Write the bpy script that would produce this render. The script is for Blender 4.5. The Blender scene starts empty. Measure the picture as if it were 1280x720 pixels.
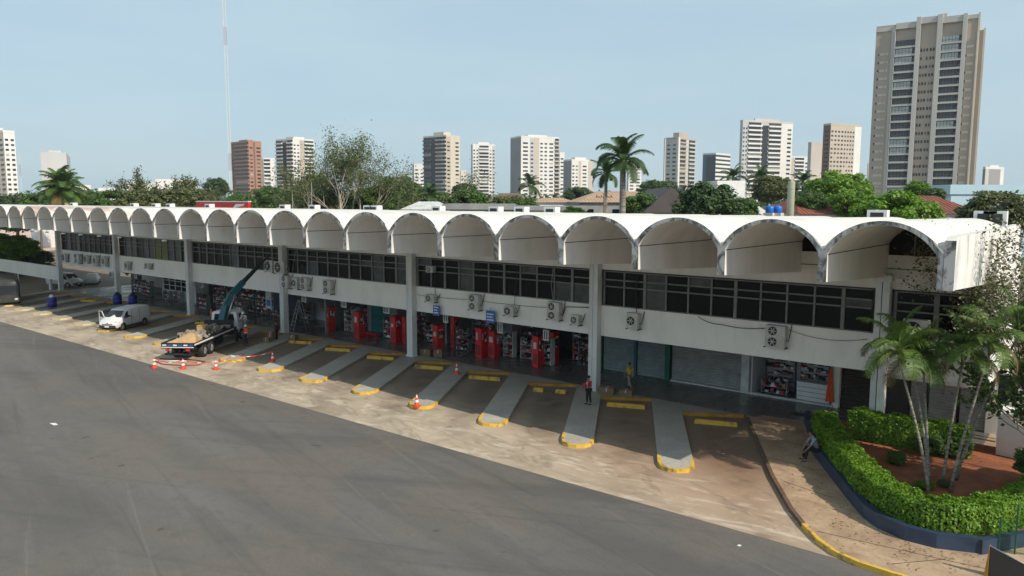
import bpy, bmesh, math, random
import numpy as np
from mathutils import Vector, Matrix
random.seed(7); rng = np.random.default_rng(7)
R = math.radians
SC = bpy.context.scene
COL = SC.collection

# ------------------------------------------------------------------ camera
CAM_F, YAW, PITCH, ROLL = 949.92, -0.6789, 0.1141, 0.0029
CAM = Vector((0, 0, 12.0))
_r = Vector((math.cos(YAW), -math.sin(YAW), 0))
FWD = Vector((math.sin(YAW)*math.cos(PITCH), math.cos(YAW)*math.cos(PITCH), -math.sin(PITCH)))
_u = _r.cross(FWD)
RGT = (_r*math.cos(ROLL) + _u*math.sin(ROLL)).normalized()
UPV = (-_r*math.sin(ROLL) + _u*math.cos(ROLL)).normalized()
cd = bpy.data.cameras.new('camera'); cam = bpy.data.objects.new('camera', cd); COL.objects.link(cam)
cam.matrix_world = Matrix(((RGT.x, UPV.x, -FWD.x, CAM.x), (RGT.y, UPV.y, -FWD.y, CAM.y), (RGT.z, UPV.z, -FWD.z, CAM.z), (0, 0, 0, 1)))
cd.sensor_width = 36; cd.lens = CAM_F/1280*36; cd.clip_end = 9000; cd.clip_start = .3
SC.camera = cam

# ------------------------------------------------------------------ light
SUN_DIR = Vector((1.22, -0.10, 1.0)).normalized()      # towards the sun
w = bpy.data.worlds.new('World'); SC.world = w; w.use_nodes = True
nt = w.node_tree; bg = nt.nodes['Background']
sky = nt.nodes.new('ShaderNodeTexSky'); sky.sky_type = 'NISHITA'; sky.sun_disc = False
sky.sun_elevation = math.asin(SUN_DIR.z); sky.sun_rotation = math.atan2(SUN_DIR.x, SUN_DIR.y)
sky.air_density = 1.0; sky.dust_density = 1.6; sky.ozone_density = 1.5; sky.altitude = 300
bg.inputs[1].default_value = 0.13
veil = nt.nodes.new('ShaderNodeMix'); veil.data_type = 'RGBA'; veil.inputs[0].default_value = .86      # thin even high haze over the whole sky

tcw = nt.nodes.new('ShaderNodeTexCoord'); mpw = nt.nodes.new('ShaderNodeMapping'); mpw.inputs['Scale'].default_value = (1, 1, 5); nzw = nt.nodes.new('ShaderNodeTexNoise'); nzw.inputs['Scale'].default_value = 3.0; nzw.inputs['Detail'].default_value = 5
nt.links.new(tcw.outputs['Generated'], mpw.inputs[0]); nt.links.new(mpw.outputs[0], nzw.inputs['Vector'])
vc = nt.nodes.new('ShaderNodeMix'); vc.data_type = 'RGBA'; vc.inputs[6].default_value = (2.62, 3.56, 4.12, 1); vc.inputs[7].default_value = (2.94, 3.80, 4.24, 1)
mrw = nt.nodes.new('ShaderNodeMapRange'); mrw.inputs[1].default_value = .38; mrw.inputs[2].default_value = .66; nt.links.new(nzw.outputs[0], mrw.inputs[0]); nt.links.new(mrw.outputs[0], vc.inputs[0]); nt.links.new(vc.outputs[2], veil.inputs[7]); nt.links.new(sky.outputs[0], veil.inputs[6]); nt.links.new(veil.outputs[2], bg.inputs[0])
sl = bpy.data.lights.new('sun', 'SUN'); sl.energy = 3.4; sl.angle = R(0.5); sl.color = (1.0, .90, .76)
so = bpy.data.objects.new('sun', sl); COL.objects.link(so)
so.rotation_euler = (-SUN_DIR).to_track_quat('-Z', 'Y').to_euler(); so.location = (60, 0, 80)
SC.view_settings.view_transform = 'Standard'; SC.view_settings.look = 'None'
SC.view_settings.exposure = 0.45; SC.view_settings.gamma = 1.0
SC.cycles.max_bounces = 8; SC.cycles.diffuse_bounces = 6

def at(px, py, D):
    """world point seen at photo pixel (1280x720) at forward depth D"""
    return CAM + D*(FWD + RGT*((px-640)/CAM_F) - UPV*((py-360)/CAM_F))
def gnd(px, py, z=0.0):
    d = FWD + RGT*((px-640)/CAM_F) - UPV*((py-360)/CAM_F)
    return CAM + d*((z-CAM.z)/d.z)

# ------------------------------------------------------------------ materials
def mat(name, col, rough=.7, var=0, scale=1.0, col2=None, bump=0, bscale=None, metal=0, spec=.5,
        stretch=(1, 1, 1), detail=4, fine=0, coords='pos', lo=.35, hi=.65, emit=None):
    m = bpy.data.materials.new(name); m.use_nodes = True
    n = m.node_tree; L = n.links; b = n.nodes['Principled BSDF']
    c = (*col, 1); b.inputs['Base Color'].default_value = c
    b.inputs['Roughness'].default_value = rough; b.inputs['Metallic'].default_value = metal
    b.inputs['Specular IOR Level'].default_value = spec
    if coords == 'pos': g = n.nodes.new('ShaderNodeNewGeometry').outputs['Position']
    else: g = n.nodes.new('ShaderNodeTexCoord').outputs['Object']
    mp = n.nodes.new('ShaderNodeMapping'); mp.inputs['Scale'].default_value = stretch
    L.new(g, mp.inputs[0])
    if var or col2:
        c2 = (*(col2 if col2 else tuple(x*(1-var) for x in col)), 1)
        no = n.nodes.new('ShaderNodeTexNoise'); no.inputs['Scale'].default_value = scale; no.inputs['Detail'].default_value = detail
        no.inputs['Roughness'].default_value = .62
        L.new(mp.outputs[0], no.inputs['Vector'])
        mr = n.nodes.new('ShaderNodeMapRange'); mr.inputs[1].default_value = lo; mr.inputs[2].default_value = hi
        L.new(no.outputs[0], mr.inputs[0])
        mx = n.nodes.new('ShaderNodeMix'); mx.data_type = 'RGBA'
        mx.inputs[6].default_value = c; mx.inputs[7].default_value = c2
        L.new(mr.outputs[0], mx.inputs[0]); out = mx.outputs[2]
        if fine:
            n2 = n.nodes.new('ShaderNodeTexNoise'); n2.inputs['Scale'].default_value = scale*14; n2.inputs['Detail'].default_value = 3
            L.new(mp.outputs[0], n2.inputs['Vector'])
            m2 = n.nodes.new('ShaderNodeMapRange'); m2.inputs[1].default_value = .3; m2.inputs[2].default_value = .7
            m2.inputs[3].default_value = 1-fine; m2.inputs[4].default_value = 1+fine*.6
            L.new(n2.outputs[0], m2.inputs[0])
            vm = n.nodes.new('ShaderNodeVectorMath'); vm.operation = 'SCALE'
            L.new(out, vm.inputs[0]); L.new(m2.outputs[0], vm.inputs['Scale']); out = vm.outputs[0]
        L.new(out, b.inputs['Base Color'])
    if bump:
        nb = n.nodes.new('ShaderNodeTexNoise'); nb.inputs['Scale'].default_value = bscale or scale*8; nb.inputs['Detail'].default_value = 4
        L.new(g, nb.inputs['Vector'])
        bp = n.nodes.new('ShaderNodeBump'); bp.inputs['Strength'].default_value = bump; bp.inputs['Distance'].default_value = .05
        L.new(nb.outputs[0], bp.inputs['Height']); L.new(bp.outputs[0], b.inputs['Normal'])
    if emit: b.inputs['Emission Color'].default_value = (*emit[:3], 1); b.inputs['Emission Strength'].default_value = emit[3]
    return m

class Nodes:
    """tiny expression helper for hand-made materials"""
    def __init__(s, name, rough=.8):
        s.m = bpy.data.materials.new(name); s.m.use_nodes = True; s.n = s.m.node_tree; s.b = s.n.nodes['Principled BSDF']
        s.b.inputs['Roughness'].default_value = rough
        s.pos = s.n.nodes.new('ShaderNodeNewGeometry').outputs['Position']
    def lk(s, a, b):
        if isinstance(a, (int, float)): b.default_value = a
        elif isinstance(a, tuple): b.default_value = (*a, 1) if len(b.default_value) == 4 else a
        else: s.n.links.new(a, b)
    def noise(s, scale, stretch=(1, 1, 1), rot=0, detail=4, dist=0, rough=.6, off=(0, 0, 0), vec=None):
        mp = s.n.nodes.new('ShaderNodeMapping'); s.lk(vec or s.pos, mp.inputs[0])
        mp.vector_type = 'POINT'
        r = s.n.nodes.new('ShaderNodeVectorRotate'); r.rotation_type = 'Z_AXIS'; r.inputs['Angle'].default_value = rot
        s.lk(vec or s.pos, r.inputs[0]); s.lk(r.outputs[0], mp.inputs[0])
        mp.inputs['Scale'].default_value = stretch; mp.inputs['Location'].default_value = off
        t = s.n.nodes.new('ShaderNodeTexNoise'); t.inputs['Scale'].default_value = scale; t.inputs['Detail'].default_value = detail
        t.inputs['Distortion'].default_value = dist; t.inputs['Roughness'].default_value = rough
        s.lk(mp.outputs[0], t.inputs['Vector']); return t.outputs[0]
    def rng(s, v, a, b, c=0, d=1):
        t = s.n.nodes.new('ShaderNodeMapRange'); s.lk(v, t.inputs[0])
        for i, x in enumerate((a, b, c, d)): t.inputs[i+1].default_value = x
        return t.outputs[0]
    def mix(s, f, a, b):
        t = s.n.nodes.new('ShaderNodeMix'); t.data_type = 'RGBA'
        s.lk(f, t.inputs[0]); s.lk(a, t.inputs[6]); s.lk(b, t.inputs[7]); return t.outputs[2]
    def math(s, op, a, b=0):
        t = s.n.nodes.new('ShaderNodeMath'); t.operation = op; s.lk(a, t.inputs[0]); s.lk(b, t.inputs[1]); return t.outputs[0]
    def xyz(s):
        t = s.n.nodes.new('ShaderNodeSeparateXYZ'); s.lk(s.pos, t.inputs[0]); return t.outputs
    def bump(s, h, st=.3, d=.02):
        t = s.n.nodes.new('ShaderNodeBump'); t.inputs['Strength'].default_value = st; t.inputs['Distance'].default_value = d
        s.lk(h, t.inputs['Height']); s.lk(t.outputs[0], s.b.inputs['Normal'])
    def col(s, c): s.lk(c, s.b.inputs['Base Color'])

M = {}
# asphalt with streaks and tyre marks left by turning buses, patches and fine aggregate
a = Nodes('asphalt', .85)
x, y, z = a.xyz()
st1 = a.noise(.22, (.10, 1.3, 1), R(8), 6, .8)
st2 = a.noise(.30, (.09, 1.2, 1), R(-30), 6, 1.0, off=(30, 2, 0))
blo = a.noise(.09, (1, 1, 1), 0, 6, .8)
fin = a.noise(11, (1, 1, 1), 0, 4, rough=.8)
med = a.noise(1.6, (1, 1, 1), 0, 5, .6)
trk = a.noise(.8, (.04, 1.6, 1), R(14), 4, .6, off=(9, 4, 0))
trk2 = a.noise(1.3, (.03, 1.4, 1), R(-22), 4, .5, off=(19, 7, 0))
lgt = a.noise(1.6, (.035, 1.3, 1), R(20), 5, .5, off=(70, 7, 0))
c = a.mix(a.rng(st1, .36, .66), (.100, .092, .085), (.152, .140, .129))
c = a.mix(a.math('MULTIPLY', a.rng(st2, .5, .66), .6), c, (.078, .074, .070))
c = a.mix(a.rng(blo, .46, .60, 0, .65), c, (.155, .133, .108))
c = a.mix(a.rng(trk, .58, .70, 0, .35), c, (.052, .048, .045))
c = a.mix(a.rng(trk2, .60, .70, 0, .25), c, (.055, .052, .050))
c = a.mix(a.rng(lgt, .62, .70, 0, .45), c, (.19, .17, .148))
c = a.mix(a.rng(med, .5, .72, 0, .35), c, (.075, .070, .065))
drp = a.noise(.9, (1, 1, 1), 0, 2, 0, off=(3, 77, 0))
c = a.mix(a.rng(drp, .70, .74, 0, .55), c, (.035, .033, .032))
# crack network
vo = a.n.nodes.new('ShaderNodeTexVoronoi'); vo.feature = 'DISTANCE_TO_EDGE'; vo.inputs['Scale'].default_value = .16
wv = a.n.nodes.new('ShaderNodeVectorMath'); wv.operation = 'ADD'; nv = a.n.nodes.new('ShaderNodeTexNoise'); nv.inputs['Scale'].default_value = .6; nv.inputs['Detail'].default_value = 4
sc_ = a.n.nodes.new('ShaderNodeVectorMath'); sc_.operation = 'SCALE'; sc_.inputs['Scale'].default_value = 2.5
a.lk(a.pos, nv.inputs['Vector']); a.lk(nv.outputs['Color'], sc_.inputs[0]); a.lk(a.pos, wv.inputs[0]); a.lk(sc_.outputs[0], wv.inputs[1]); a.lk(wv.outputs[0], vo.inputs['Vector'])
crk = a.math('MULTIPLY', a.rng(vo.outputs['Distance'], .0, .006, 1, 0), a.rng(blo, .45, .55))
c = a.mix(a.math('MULTIPLY', crk, .18), c, (.03, .028, .026))
c = a.mix(a.rng(fin, .38, .68, 0, .38), c, (.060, .056, .052))
a.col(c); a.bump(fin, .4, .02); M['asphalt'] = a.m
# apron concrete: pale, worn, oil stains down the middle of every bay, reddish dust near the garden
a = Nodes('apron_concrete', .8)
x, y, z = a.xyz()
n1 = a.noise(.35, (.35, 1.1, 1), R(12), 6, .9); n2 = a.noise(1.7, (1, 1, 1), 0, 5, .5); n3 = a.noise(.11, (1, 1, 1), 0, 3)
c = a.mix(a.rng(n1, .35, .72), (.47, .39, .295), (.30, .245, .185))
c = a.mix(a.rng(n2, .52, .72, 0, .6), c, (.55, .48, .39))
lane = a.math('ADD', x, a.math('MULTIPLY', y, .577))
ph = a.math('MULTIPLY', a.math('SUBTRACT', lane, 2.75-2.65), 2*math.pi/5.3)
cs = a.math('COSINE', ph)
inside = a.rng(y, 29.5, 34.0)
oil = a.math('MULTIPLY', a.rng(cs, -.2, .95), a.rng(a.noise(.9, (1.4, .6, 1), R(30), 5, .4), .33, .62))
c = a.mix(a.math('MULTIPLY', oil, a.rng(y, 28.0, 36.0, .15, .80)), c, (.045, .036, .029))
red = a.rng(x, -27, -13)
c = a.mix(a.math('MULTIPLY', red, a.math('MULTIPLY', a.rng(y, 26.5, 32, .30, .75), a.rng(n3, .3, .6, .6, 1))), c, (.33, .18, .105))
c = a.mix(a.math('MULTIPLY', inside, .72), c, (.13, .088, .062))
patch = a.rng(a.noise(.55, (.6, 1.5, 1), R(20), 5, 1.2, off=(5, 5, 5)), .54, .62)
c = a.mix(a.math('MULTIPLY', patch, .40), c, (.16, .125, .09))
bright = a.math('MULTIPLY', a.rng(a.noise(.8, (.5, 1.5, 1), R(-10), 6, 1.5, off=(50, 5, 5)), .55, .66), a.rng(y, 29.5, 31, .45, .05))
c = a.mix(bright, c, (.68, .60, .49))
a.col(c); a.bump(n2, .2, .02)
rr = a.rng(oil, 0, 1, .8, .45); a.lk(rr, a.b.inputs['Roughness'])
M['apron'] = a.m
# end sidewalk
a = Nodes('sidewalk_concrete', .85)
n1 = a.noise(.8, (1, 1, 1), 0, 5, .6); n2 = a.noise(6, (1, 1, 1), 0, 4)
c = a.mix(a.rng(n1, .35, .65), (.47, .335, .22), (.29, .19, .12))
c = a.mix(a.rng(n2, .5, .75, 0, .45), c, (.12, .085, .06)); a.col(c); a.bump(n2, .2, .02); M['sidewalk'] = a.m
# platform floor: smooth dark polished concrete
a = Nodes('platform_floor', .22)
n1 = a.noise(.5, (1, .5, 1), 0, 5); n2 = a.noise(3, (1, 1, 1), 0, 4)
c = a.mix(a.rng(n1, .3, .7), (.15, .142, .13), (.10, .093, .086)); c = a.mix(a.rng(n2, .55, .75, 0, .4), c, (.2, .19, .18)); a.col(c)
a.lk(a.rng(n1, .3, .7, .16, .38), a.b.inputs['Roughness']); M['platform'] = a.m
a = Nodes('island_concrete', .6)
n1 = a.noise(.7, (1, .5, 1), R(30), 5); n2 = a.noise(5, (1, 1, 1), 0, 4)
x, y, z = a.xyz()
c = a.mix(a.rng(n1, .35, .7), (.50, .47, .41), (.36, .34, .30)); c = a.mix(a.rng(n2, .5, .75, 0, .45), c, (.17, .16, .14))
c = a.mix(a.math('MULTIPLY', a.rng(y, 30, 38, 0, .55), 1.0), c, (.23, .22, .20)); a.col(c); M['island'] = a.m  # darker inwards: shade under the roof mixed into the colour
# white shell paint with mildew
def paint(name, base, dirt, amt, sc=.8, streak=True):
    a = Nodes(name, .7)
    n1 = a.noise(sc, (1, 1, .35) if streak else (1, 1, 1), 0, 6, .5); n2 = a.noise(sc*6, (1, 1, .3 if streak else 1), 0, 4)
    c = a.mix(a.rng(n1, .45, .75, 0, amt), base, dirt); c = a.mix(a.rng(n2, .55, .8, 0, amt*.6), c, dirt); a.col(c)
    a.bump(n2, .12, .01); return a
a = paint('roof_white_paint', (.66, .64, .595), (.36, .335, .30), .42, .45, False)
x, y, z = a.xyz()
m1 = a.math('MULTIPLY', a.rng(x, -97, -90), a.rng(x, -66, -72)); m2 = a.noise(.35, (1, 1, 1), 0, 6, .6, off=(3, 3, 3))
base = a.b.inputs['Base Color'].links[0].from_socket
a.col(a.mix(a.math('MULTIPLY', m1, a.rng(m2, .42, .58)), base, (.40, .29, .24))); M['roofw'] = a.m
M['vault_in'] = paint('vault_inner_paint', (.80, .79, .765), (.46, .45, .42), .40, .6).m
a = Nodes('stained_rim', .9)
n1 = a.noise(1.8, (1, 1, .6), 0, 7, 1.0, .7); n2 = a.noise(9, (1, 1, .4), 0, 4)
c = a.mix(a.rng(n1, .44, .56), (.54, .52, .49), (.095, .09, .085)); c = a.mix(a.rng(n2, .5, .72, 0, .5), c, (.55, .53, .5)); a.col(c); M['rim'] = a.m
M['wall'] = paint('facade_paint', (.83, .80, .735), (.52, .49, .43), .45, .45).m
M['wall_end'] = paint('end_wall_paint', (.80, .79, .76), (.5, .5, .49), .5, .5).m
M['column'] = paint('column_paint', (.66, .67, .65), (.33, .32, .30), .6, .8).m
M['soffit'] = mat('soffit_paint', (.45, .42, .38), .8, .35, .6)
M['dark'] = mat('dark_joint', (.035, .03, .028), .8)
M['frame'] = mat('window_frame_grey', (.21, .21, .20), .5, .3, 2)
M['glass'] = mat('dark_window_glass', (.006, .006, .007), .12, .5, .7, spec=.22)
M['glass_pale'] = mat('pale_window_glass', (.07, .08, .075), .3, .6, 1.2)  # paler panes: reflections and curtains inside put into the colour
M['curtain'] = mat('yellow_green_blind', (.20, .22, .08), .8, .3, 3)
M['yellow'] = mat('yellow_curb_paint', (.68, .42, .06), .65, scale=2.2, col2=(.20, .15, .08), bump=.2, lo=.53, hi=.68)
M['yellow_pale'] = mat('faded_yellow_paint', (.60, .47, .20), .65, scale=2.2, col2=(.50, .45, .33), lo=.35, hi=.7)
M['kerb_brown'] = mat('kerb_concrete_brown', (.16, .10, .065), .8, .4, 2)
M['ochre'] = mat('ochre_kerb_paint', (.50, .25, .04), .6, .4, 2)
M['soil'] = mat('red_soil', (.34, .115, .045), .95, scale=1.2, col2=(.20, .07, .035), bump=.6, fine=.3)
M['blue_wall'] = mat('dark_blue_paint', (.030, .055, .105), .45, .35, 1.5)
M['white'] = mat('white_paint', (.78, .78, .76), .5, .12, 1.5)
M['white_dirty'] = mat('white_wall_dirty', (.62, .62, .60), .7, .3, 1.2)
M['red'] = mat('red_plastic', (.66, .025, .03), .35, .25, 3)
M['red_dark'] = mat('dark_red_fascia', (.30, .03, .025), .5, .4, 1)
M['blue_sign'] = mat('blue_sign_face', (.02, .13, .42), .4)
M['metal'] = mat('grey_metal', (.32, .33, .33), .45, .2, 3, metal=.3)
M['steel'] = mat('bright_steel', (.6, .6, .6), .3, metal=.8)
M['black'] = mat('black_rubber', (.018, .018, .018), .7)
M['cable'] = mat('cable_black', (.02, .02, .02), .6)
M['shutter'] = mat('shutter_grey', (.34, .335, .32), .55, .3, 1.5)
M['shutter_blue'] = mat('shutter_blue_grey', (.24, .29, .29), .5, .25, 1.5)
M['shutter_brown'] = mat('shutter_brown', (.05, .038, .03), .6, .3, 1.5)
M['teal'] = mat('teal_shutter', (.03, .20, .20), .5, .2, 2)
M['green'] = mat('green_post_paint', (.012, .10, .05), .5)
M['bluegreen'] = mat('blue_post_paint', (.02, .07, .11), .5)
M['ac'] = mat('ac_housing', (.58, .57, .53), .5, .25, 2, coords='obj')
M['ac_dark'] = mat('ac_dark', (.03, .03, .03), .6)
M['orange'] = mat('orange_cloth', (.75, .10, .02), .8, .2, 4)
M['cone_red'] = mat('cone_red', (.75, .07, .03), .5)
M['skin'] = mat('skin_tone', (.30, .16, .10), .6)
M['hair'] = mat('black_hair', (.012, .01, .008), .8)
M['wood'] = mat('raw_wood', (.55, .36, .18), .7, .25, 3)
M['rubble'] = mat('rubble', (.33, .28, .23), .9, .5, 4)
M['navy'] = mat('navy_banner', (.012, .016, .04), .6, .3, 1)
M['blue_plastic'] = mat('blue_plastic', (.012, .02, .20), .4)
M['interior'] = mat('interior_wall', (.32, .31, .30), .8, .3, .5)
M['interior_w'] = mat('interior_white', (.68, .68, .68), .7, .2, .5)
M['ceiling'] = mat('ceiling_grey', (.40, .39, .37), .8, .3, .5)
M['grass'] = None
def goods_mat():
    a = Nodes('assorted_goods', .5)
    t = a.n.nodes.new('ShaderNodeTexVoronoi'); t.inputs['Scale'].default_value = 4.5; a.lk(a.pos, t.inputs['Vector'])
    s = a.n.nodes.new('ShaderNodeSeparateColor'); a.lk(t.outputs['Color'], s.inputs[0])
    rp = a.n.nodes.new('ShaderNodeValToRGB'); rp.color_ramp.interpolation = 'CONSTANT'
    els = [(0, (.03, .03, .032)), (.30, (.55, .53, .50)), (.38, (.62, .03, .03)), (.54, (.06, .10, .22)), (.62, (.35, .20, .08)), (.72, (.75, .73, .70)), (.88, (.06, .22, .18))]
    while len(rp.color_ramp.elements) < len(els): rp.color_ramp.elements.new(.5)
    for e, (p_, c_) in zip(rp.color_ramp.elements, els): e.position = p_; e.color = (*c_, 1)
    a.lk(s.outputs[0], rp.inputs[0]); a.col(rp.outputs[0]); return a.m
M['goods'] = goods_mat()
def leaf_mat(name, dark, light, trans=.25):
    a = Nodes(name, .55)
    g = a.n.nodes.new('ShaderNodeNewGeometry')
    n1 = a.noise(.9, (1, 1, 1), 0, 3)
    f = a.math('ADD', a.math('MULTIPLY', g.outputs['Random Per Island'], .6), a.math('MULTIPLY', a.rng(n1, .3, .7), .4))
    cc = a.mix(f, dark, light); a.col(cc)
    tr = a.n.nodes.new('ShaderNodeBsdfTranslucent'); a.lk(cc, tr.inputs[0])
    mx = a.n.nodes.new('ShaderNodeMixShader'); mx.inputs[0].default_value = trans
    out = a.n.nodes['Material Output']; a.n.links.new(a.b.outputs[0], mx.inputs[1]); a.n.links.new(tr.outputs[0], mx.inputs[2]); a.n.links.new(mx.outputs[0], out.inputs[0])
    return a.m
M['leaf_dark'] = leaf_mat('leaf_dark_green', (.022, .05, .014), (.07, .13, .03))
M['leaf_mid'] = leaf_mat('leaf_mid_green', (.035, .08, .012), (.11, .20, .03))
M['leaf_bright'] = leaf_mat('leaf_bright_green', (.045, .13, .006), (.24, .42, .025), .35)
M['leaf_olive'] = leaf_mat('leaf_olive', (.05, .07, .018), (.17, .19, .06))
M['leaf_dry'] = leaf_mat('leaf_dry', (.16, .13, .06), (.32, .27, .15))
M['palm_leaf'] = leaf_mat('palm_leaf', (.028, .075, .014), (.19, .30, .055))
M['palm_leaf_dry'] = leaf_mat('palm_leaf_dry', (.08, .07, .02), (.22, .16, .05))
M['blossom'] = leaf_mat('pale_blossom', (.30, .20, .18), (.55, .42, .38))
M['trunk'] = mat('grey_bark', (.17, .14, .11), .9, .4, 3, bump=.4)
M['trunk_pale'] = mat('pale_bark', (.42, .37, .30), .85, .35, 2, bump=.3)
M['palm_trunk'] = mat('ringed_palm_trunk', (.30, .275, .23), .85, scale=3, col2=(.12, .105, .085), stretch=(.4, .4, 5), lo=.42, hi=.60)

# ------------------------------------------------------------------ mesh helpers
class MB:
    def __init__(s): s.v = []; s.f = []; s.m = []; s.sm = []
    def add(s, vs, fs, m=0, smooth=False):
        o = len(s.v); s.v += [tuple(p) for p in vs]
        for f in fs: s.f.append(tuple(o+i for i in f)); s.m.append(m); s.sm.append(smooth)
        return s
    def box(s, x0, x1, y0, y1, z0, z1, m=0, T=None):
        vs = [Vector((x, y, z)) for z in (z0, z1) for y in (y0, y1) for x in (x0, x1)]
        if T is not None: vs = [T @ p for p in vs]
        return s.add(vs, [(0, 2, 3, 1), (4, 5, 7, 6), (0, 1, 5, 4), (2, 6, 7, 3), (0, 4, 6, 2), (1, 3, 7, 5)], m)
    def prism(s, poly, z0, z1, m=0, mt=None, T=None):
        n = len(poly); vs = [Vector((p[0], p[1], z0)) for p in poly] + [Vector((p[0], p[1], z1)) for p in poly]
        if T is not None: vs = [T @ p for p in vs]
        s.add(vs, [tuple((i, (i+1) % n, n+(i+1) % n, n+i)) for i in range(n)], m)
        o = len(s.v)-2*n
        s.f.append(tuple(o+n+i for i in range(n))); s.m.append(m if mt is None else mt); s.sm.append(False)
        s.f.append(tuple(o+n-1-i for i in range(n))); s.m.append(m); s.sm.append(False)
        return s
    def quad(s, a, b, c, d, m=0): return s.add([a, b, c, d], [(0, 1, 2, 3)], m)
    def tube(s, pts, r, n=6, m=0, cap=True, smooth=True):
        pts = [Vector(p) for p in pts]; k = len(pts)
        rs = r if isinstance(r, (list, tuple)) else [r]*k
        vs = []; up = Vector((0, 0, 1))
        for i, p in enumerate(pts):
            d = (pts[min(i+1, k-1)] - pts[max(i-1, 0)])
            if d.length < 1e-9: d = Vector((0, 0, 1))
            d.normalize(); a = d.cross(up if abs(d.z) < .95 else Vector((1, 0, 0))).normalized(); b = d.cross(a)
            for j in range(n):
                t = 2*math.pi*j/n; vs.append(p + rs[i]*(a*math.cos(t) + b*math.sin(t)))
        fs = [(i*n+j, i*n+(j+1) % n, (i+1)*n+(j+1) % n, (i+1)*n+j) for i in range(k-1) for j in range(n)]
        s.add(vs, fs, m, smooth)
        if cap:
            o = len(s.v)-len(vs); s.f.append(tuple(o+j for j in range(n))[::-1]); s.m.append(m); s.sm.append(False)
            s.f.append(tuple(o+(k-1)*n+j for j in range(n))); s.m.append(m); s.sm.append(False)
        return s
    def lathe(s, prof, n=12, m=0, T=None, smooth=True):
        vs = [Vector((r*math.cos(2*math.pi*j/n), r*math.sin(2*math.pi*j/n), z)) for r, z in prof for j in range(n)]
        if T is not None: vs = [T @ p for p in vs]
        k = len(prof); s.add(vs, [(i*n+j, i*n+(j+1) % n, (i+1)*n+(j+1) % n, (i+1)*n+j) for i in range(k-1) for j in range(n)], m, smooth)
        return s
    def mesh(s, name, mats):
        me = bpy.data.meshes.new(name); me.from_pydata(s.v, [], s.f)
        for q in (mats if isinstance(mats, (list, tuple)) else [mats]): me.materials.append(q)
        me.polygons.foreach_set('material_index', s.m); me.polygons.foreach_set('use_smooth', s.sm); me.update()
        return me
    def build(s, name, mats, parent=None, loc=None, rz=0, world=False):
        me = s.mesh(name, mats); return link(name, me, parent, loc, rz, world)
def link(name, me, parent=None, loc=None, rz=0, world=False):
    o = bpy.data.objects.new(name, me); COL.objects.link(o)
    if parent is not None:
        o.parent = parent
        if world: o.location = -W0(parent)
    if loc is not None: o.location = loc
    if rz: o.rotation_euler[2] = rz
    return o
def W0(p):
    v = Vector(p.location); q = p.parent
    while q is not None: v = v + Vector(q.location); q = q.parent
    return v
def tag(o, label=None, cat=None, group=None, kind=None):
    if label: o['label'] = label
    if cat: o['category'] = cat
    if group: o['group'] = group
    if kind: o['kind'] = kind
    return o
def thing(name, label, cat, loc=(0, 0, 0), rz=0, group=None):
    o = bpy.data.objects.new(name, None); COL.objects.link(o); o.location = loc; o.rotation_euler = (0, 0, rz)
    o.empty_display_size = .3
    return tag(o, label, cat, group)
def clone(o, loc=None, rz=None, label=None, parent=None, scale=None):
    c = o.copy(); COL.objects.link(c)
    if parent is not None: c.parent = parent
    if loc is not None: c.location = loc
    if rz is not None: c.rotation_euler = (0, 0, rz)
    if scale is not None: c.scale = scale
    if label: c['label'] = label
    for ch in list(o.children): clone(ch, parent=c)
    return c
def flat(name, poly, z, m, kind='structure'):
    me = bpy.data.meshes.new(name); me.from_pydata([(p[0], p[1], z) for p in poly], [], [tuple(range(len(poly)))]); me.materials.append(m); me.update()
    o = bpy.data.objects.new(name, me); COL.objects.link(o); o['kind'] = kind; return o
def arc_poly(cx, cy, r, a0, a1, n): return [(cx+r*math.cos(a0+(a1-a0)*i/n), cy+r*math.sin(a0+(a1-a0)*i/n)) for i in range(n+1)]
def TR(x, y, z=0, rz=0): return Matrix.Translation((x, y, z)) @ Matrix.Rotation(rz, 4, 'Z')
# ================================================================== GROUND
KH = .17
a = Nodes('distant_ground', .95)
n1 = a.noise(.02, (1, 1, 1), 0, 5, .5); n2 = a.noise(.12, (1, 1, 1), 0, 5)
c = a.mix(a.rng(n1, .4, .6), (.10, .10, .05), (.24, .17, .12)); c = a.mix(a.rng(n2, .5, .65), c, (.045, .07, .025)); a.col(c); M['terrain'] = a.m
a = Nodes('bare_dirt', .95)
n1 = a.noise(.03, (1, 1, 1), 0, 5, .5); n2 = a.noise(.25, (.3, 2, 1), 0, 5)
c = a.mix(a.rng(n1, .35, .65), (.52, .33, .24), (.62, .50, .42)); c = a.mix(a.rng(n2, .5, .7, 0, .5), c, (.50, .26, .15)); a.col(c); M['dirt'] = a.m
flat('ground', [(-2200, -900), (900, -900), (900, 2200), (-2200, 2200)], -.03, M['terrain'])
flat('asphalt_yard', [(-320, -120), (120, -120), (120, 30), (-320, 30)], 0, M['asphalt'])
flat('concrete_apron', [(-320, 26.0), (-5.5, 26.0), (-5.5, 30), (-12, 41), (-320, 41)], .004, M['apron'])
flat('side_road', [(-320, 41), (-108, 41), (-108, 64), (-320, 64)], -.012, M['apron'])
flat('dirt_field', [(-700, 66), (-150, 66), (-150, 240), (-700, 420)], .0, M['dirt'])
pl = MB(); pl.box(-108, -15.2, 40.35, 54, 0, KH)
tag(pl.build('platform', M['platform']), kind='structure')
kerbline = [(-15.75, 40.35), (-15.6, 40.0), (-11.25, 31.95), (-9.4, 28.9), (-8.55, 27.75), (-7.7, 26.75), (-6.95, 26.15), (-6.1, 25.85), (-5.1, 25.75), (40, 25.75)]
sw = MB(); sw.prism(kerbline + [(40, 60), (-4.4, 60), (-4.4, 54), (-15.19, 54), (-15.19, 40.36)], 0.0, KH)
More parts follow.
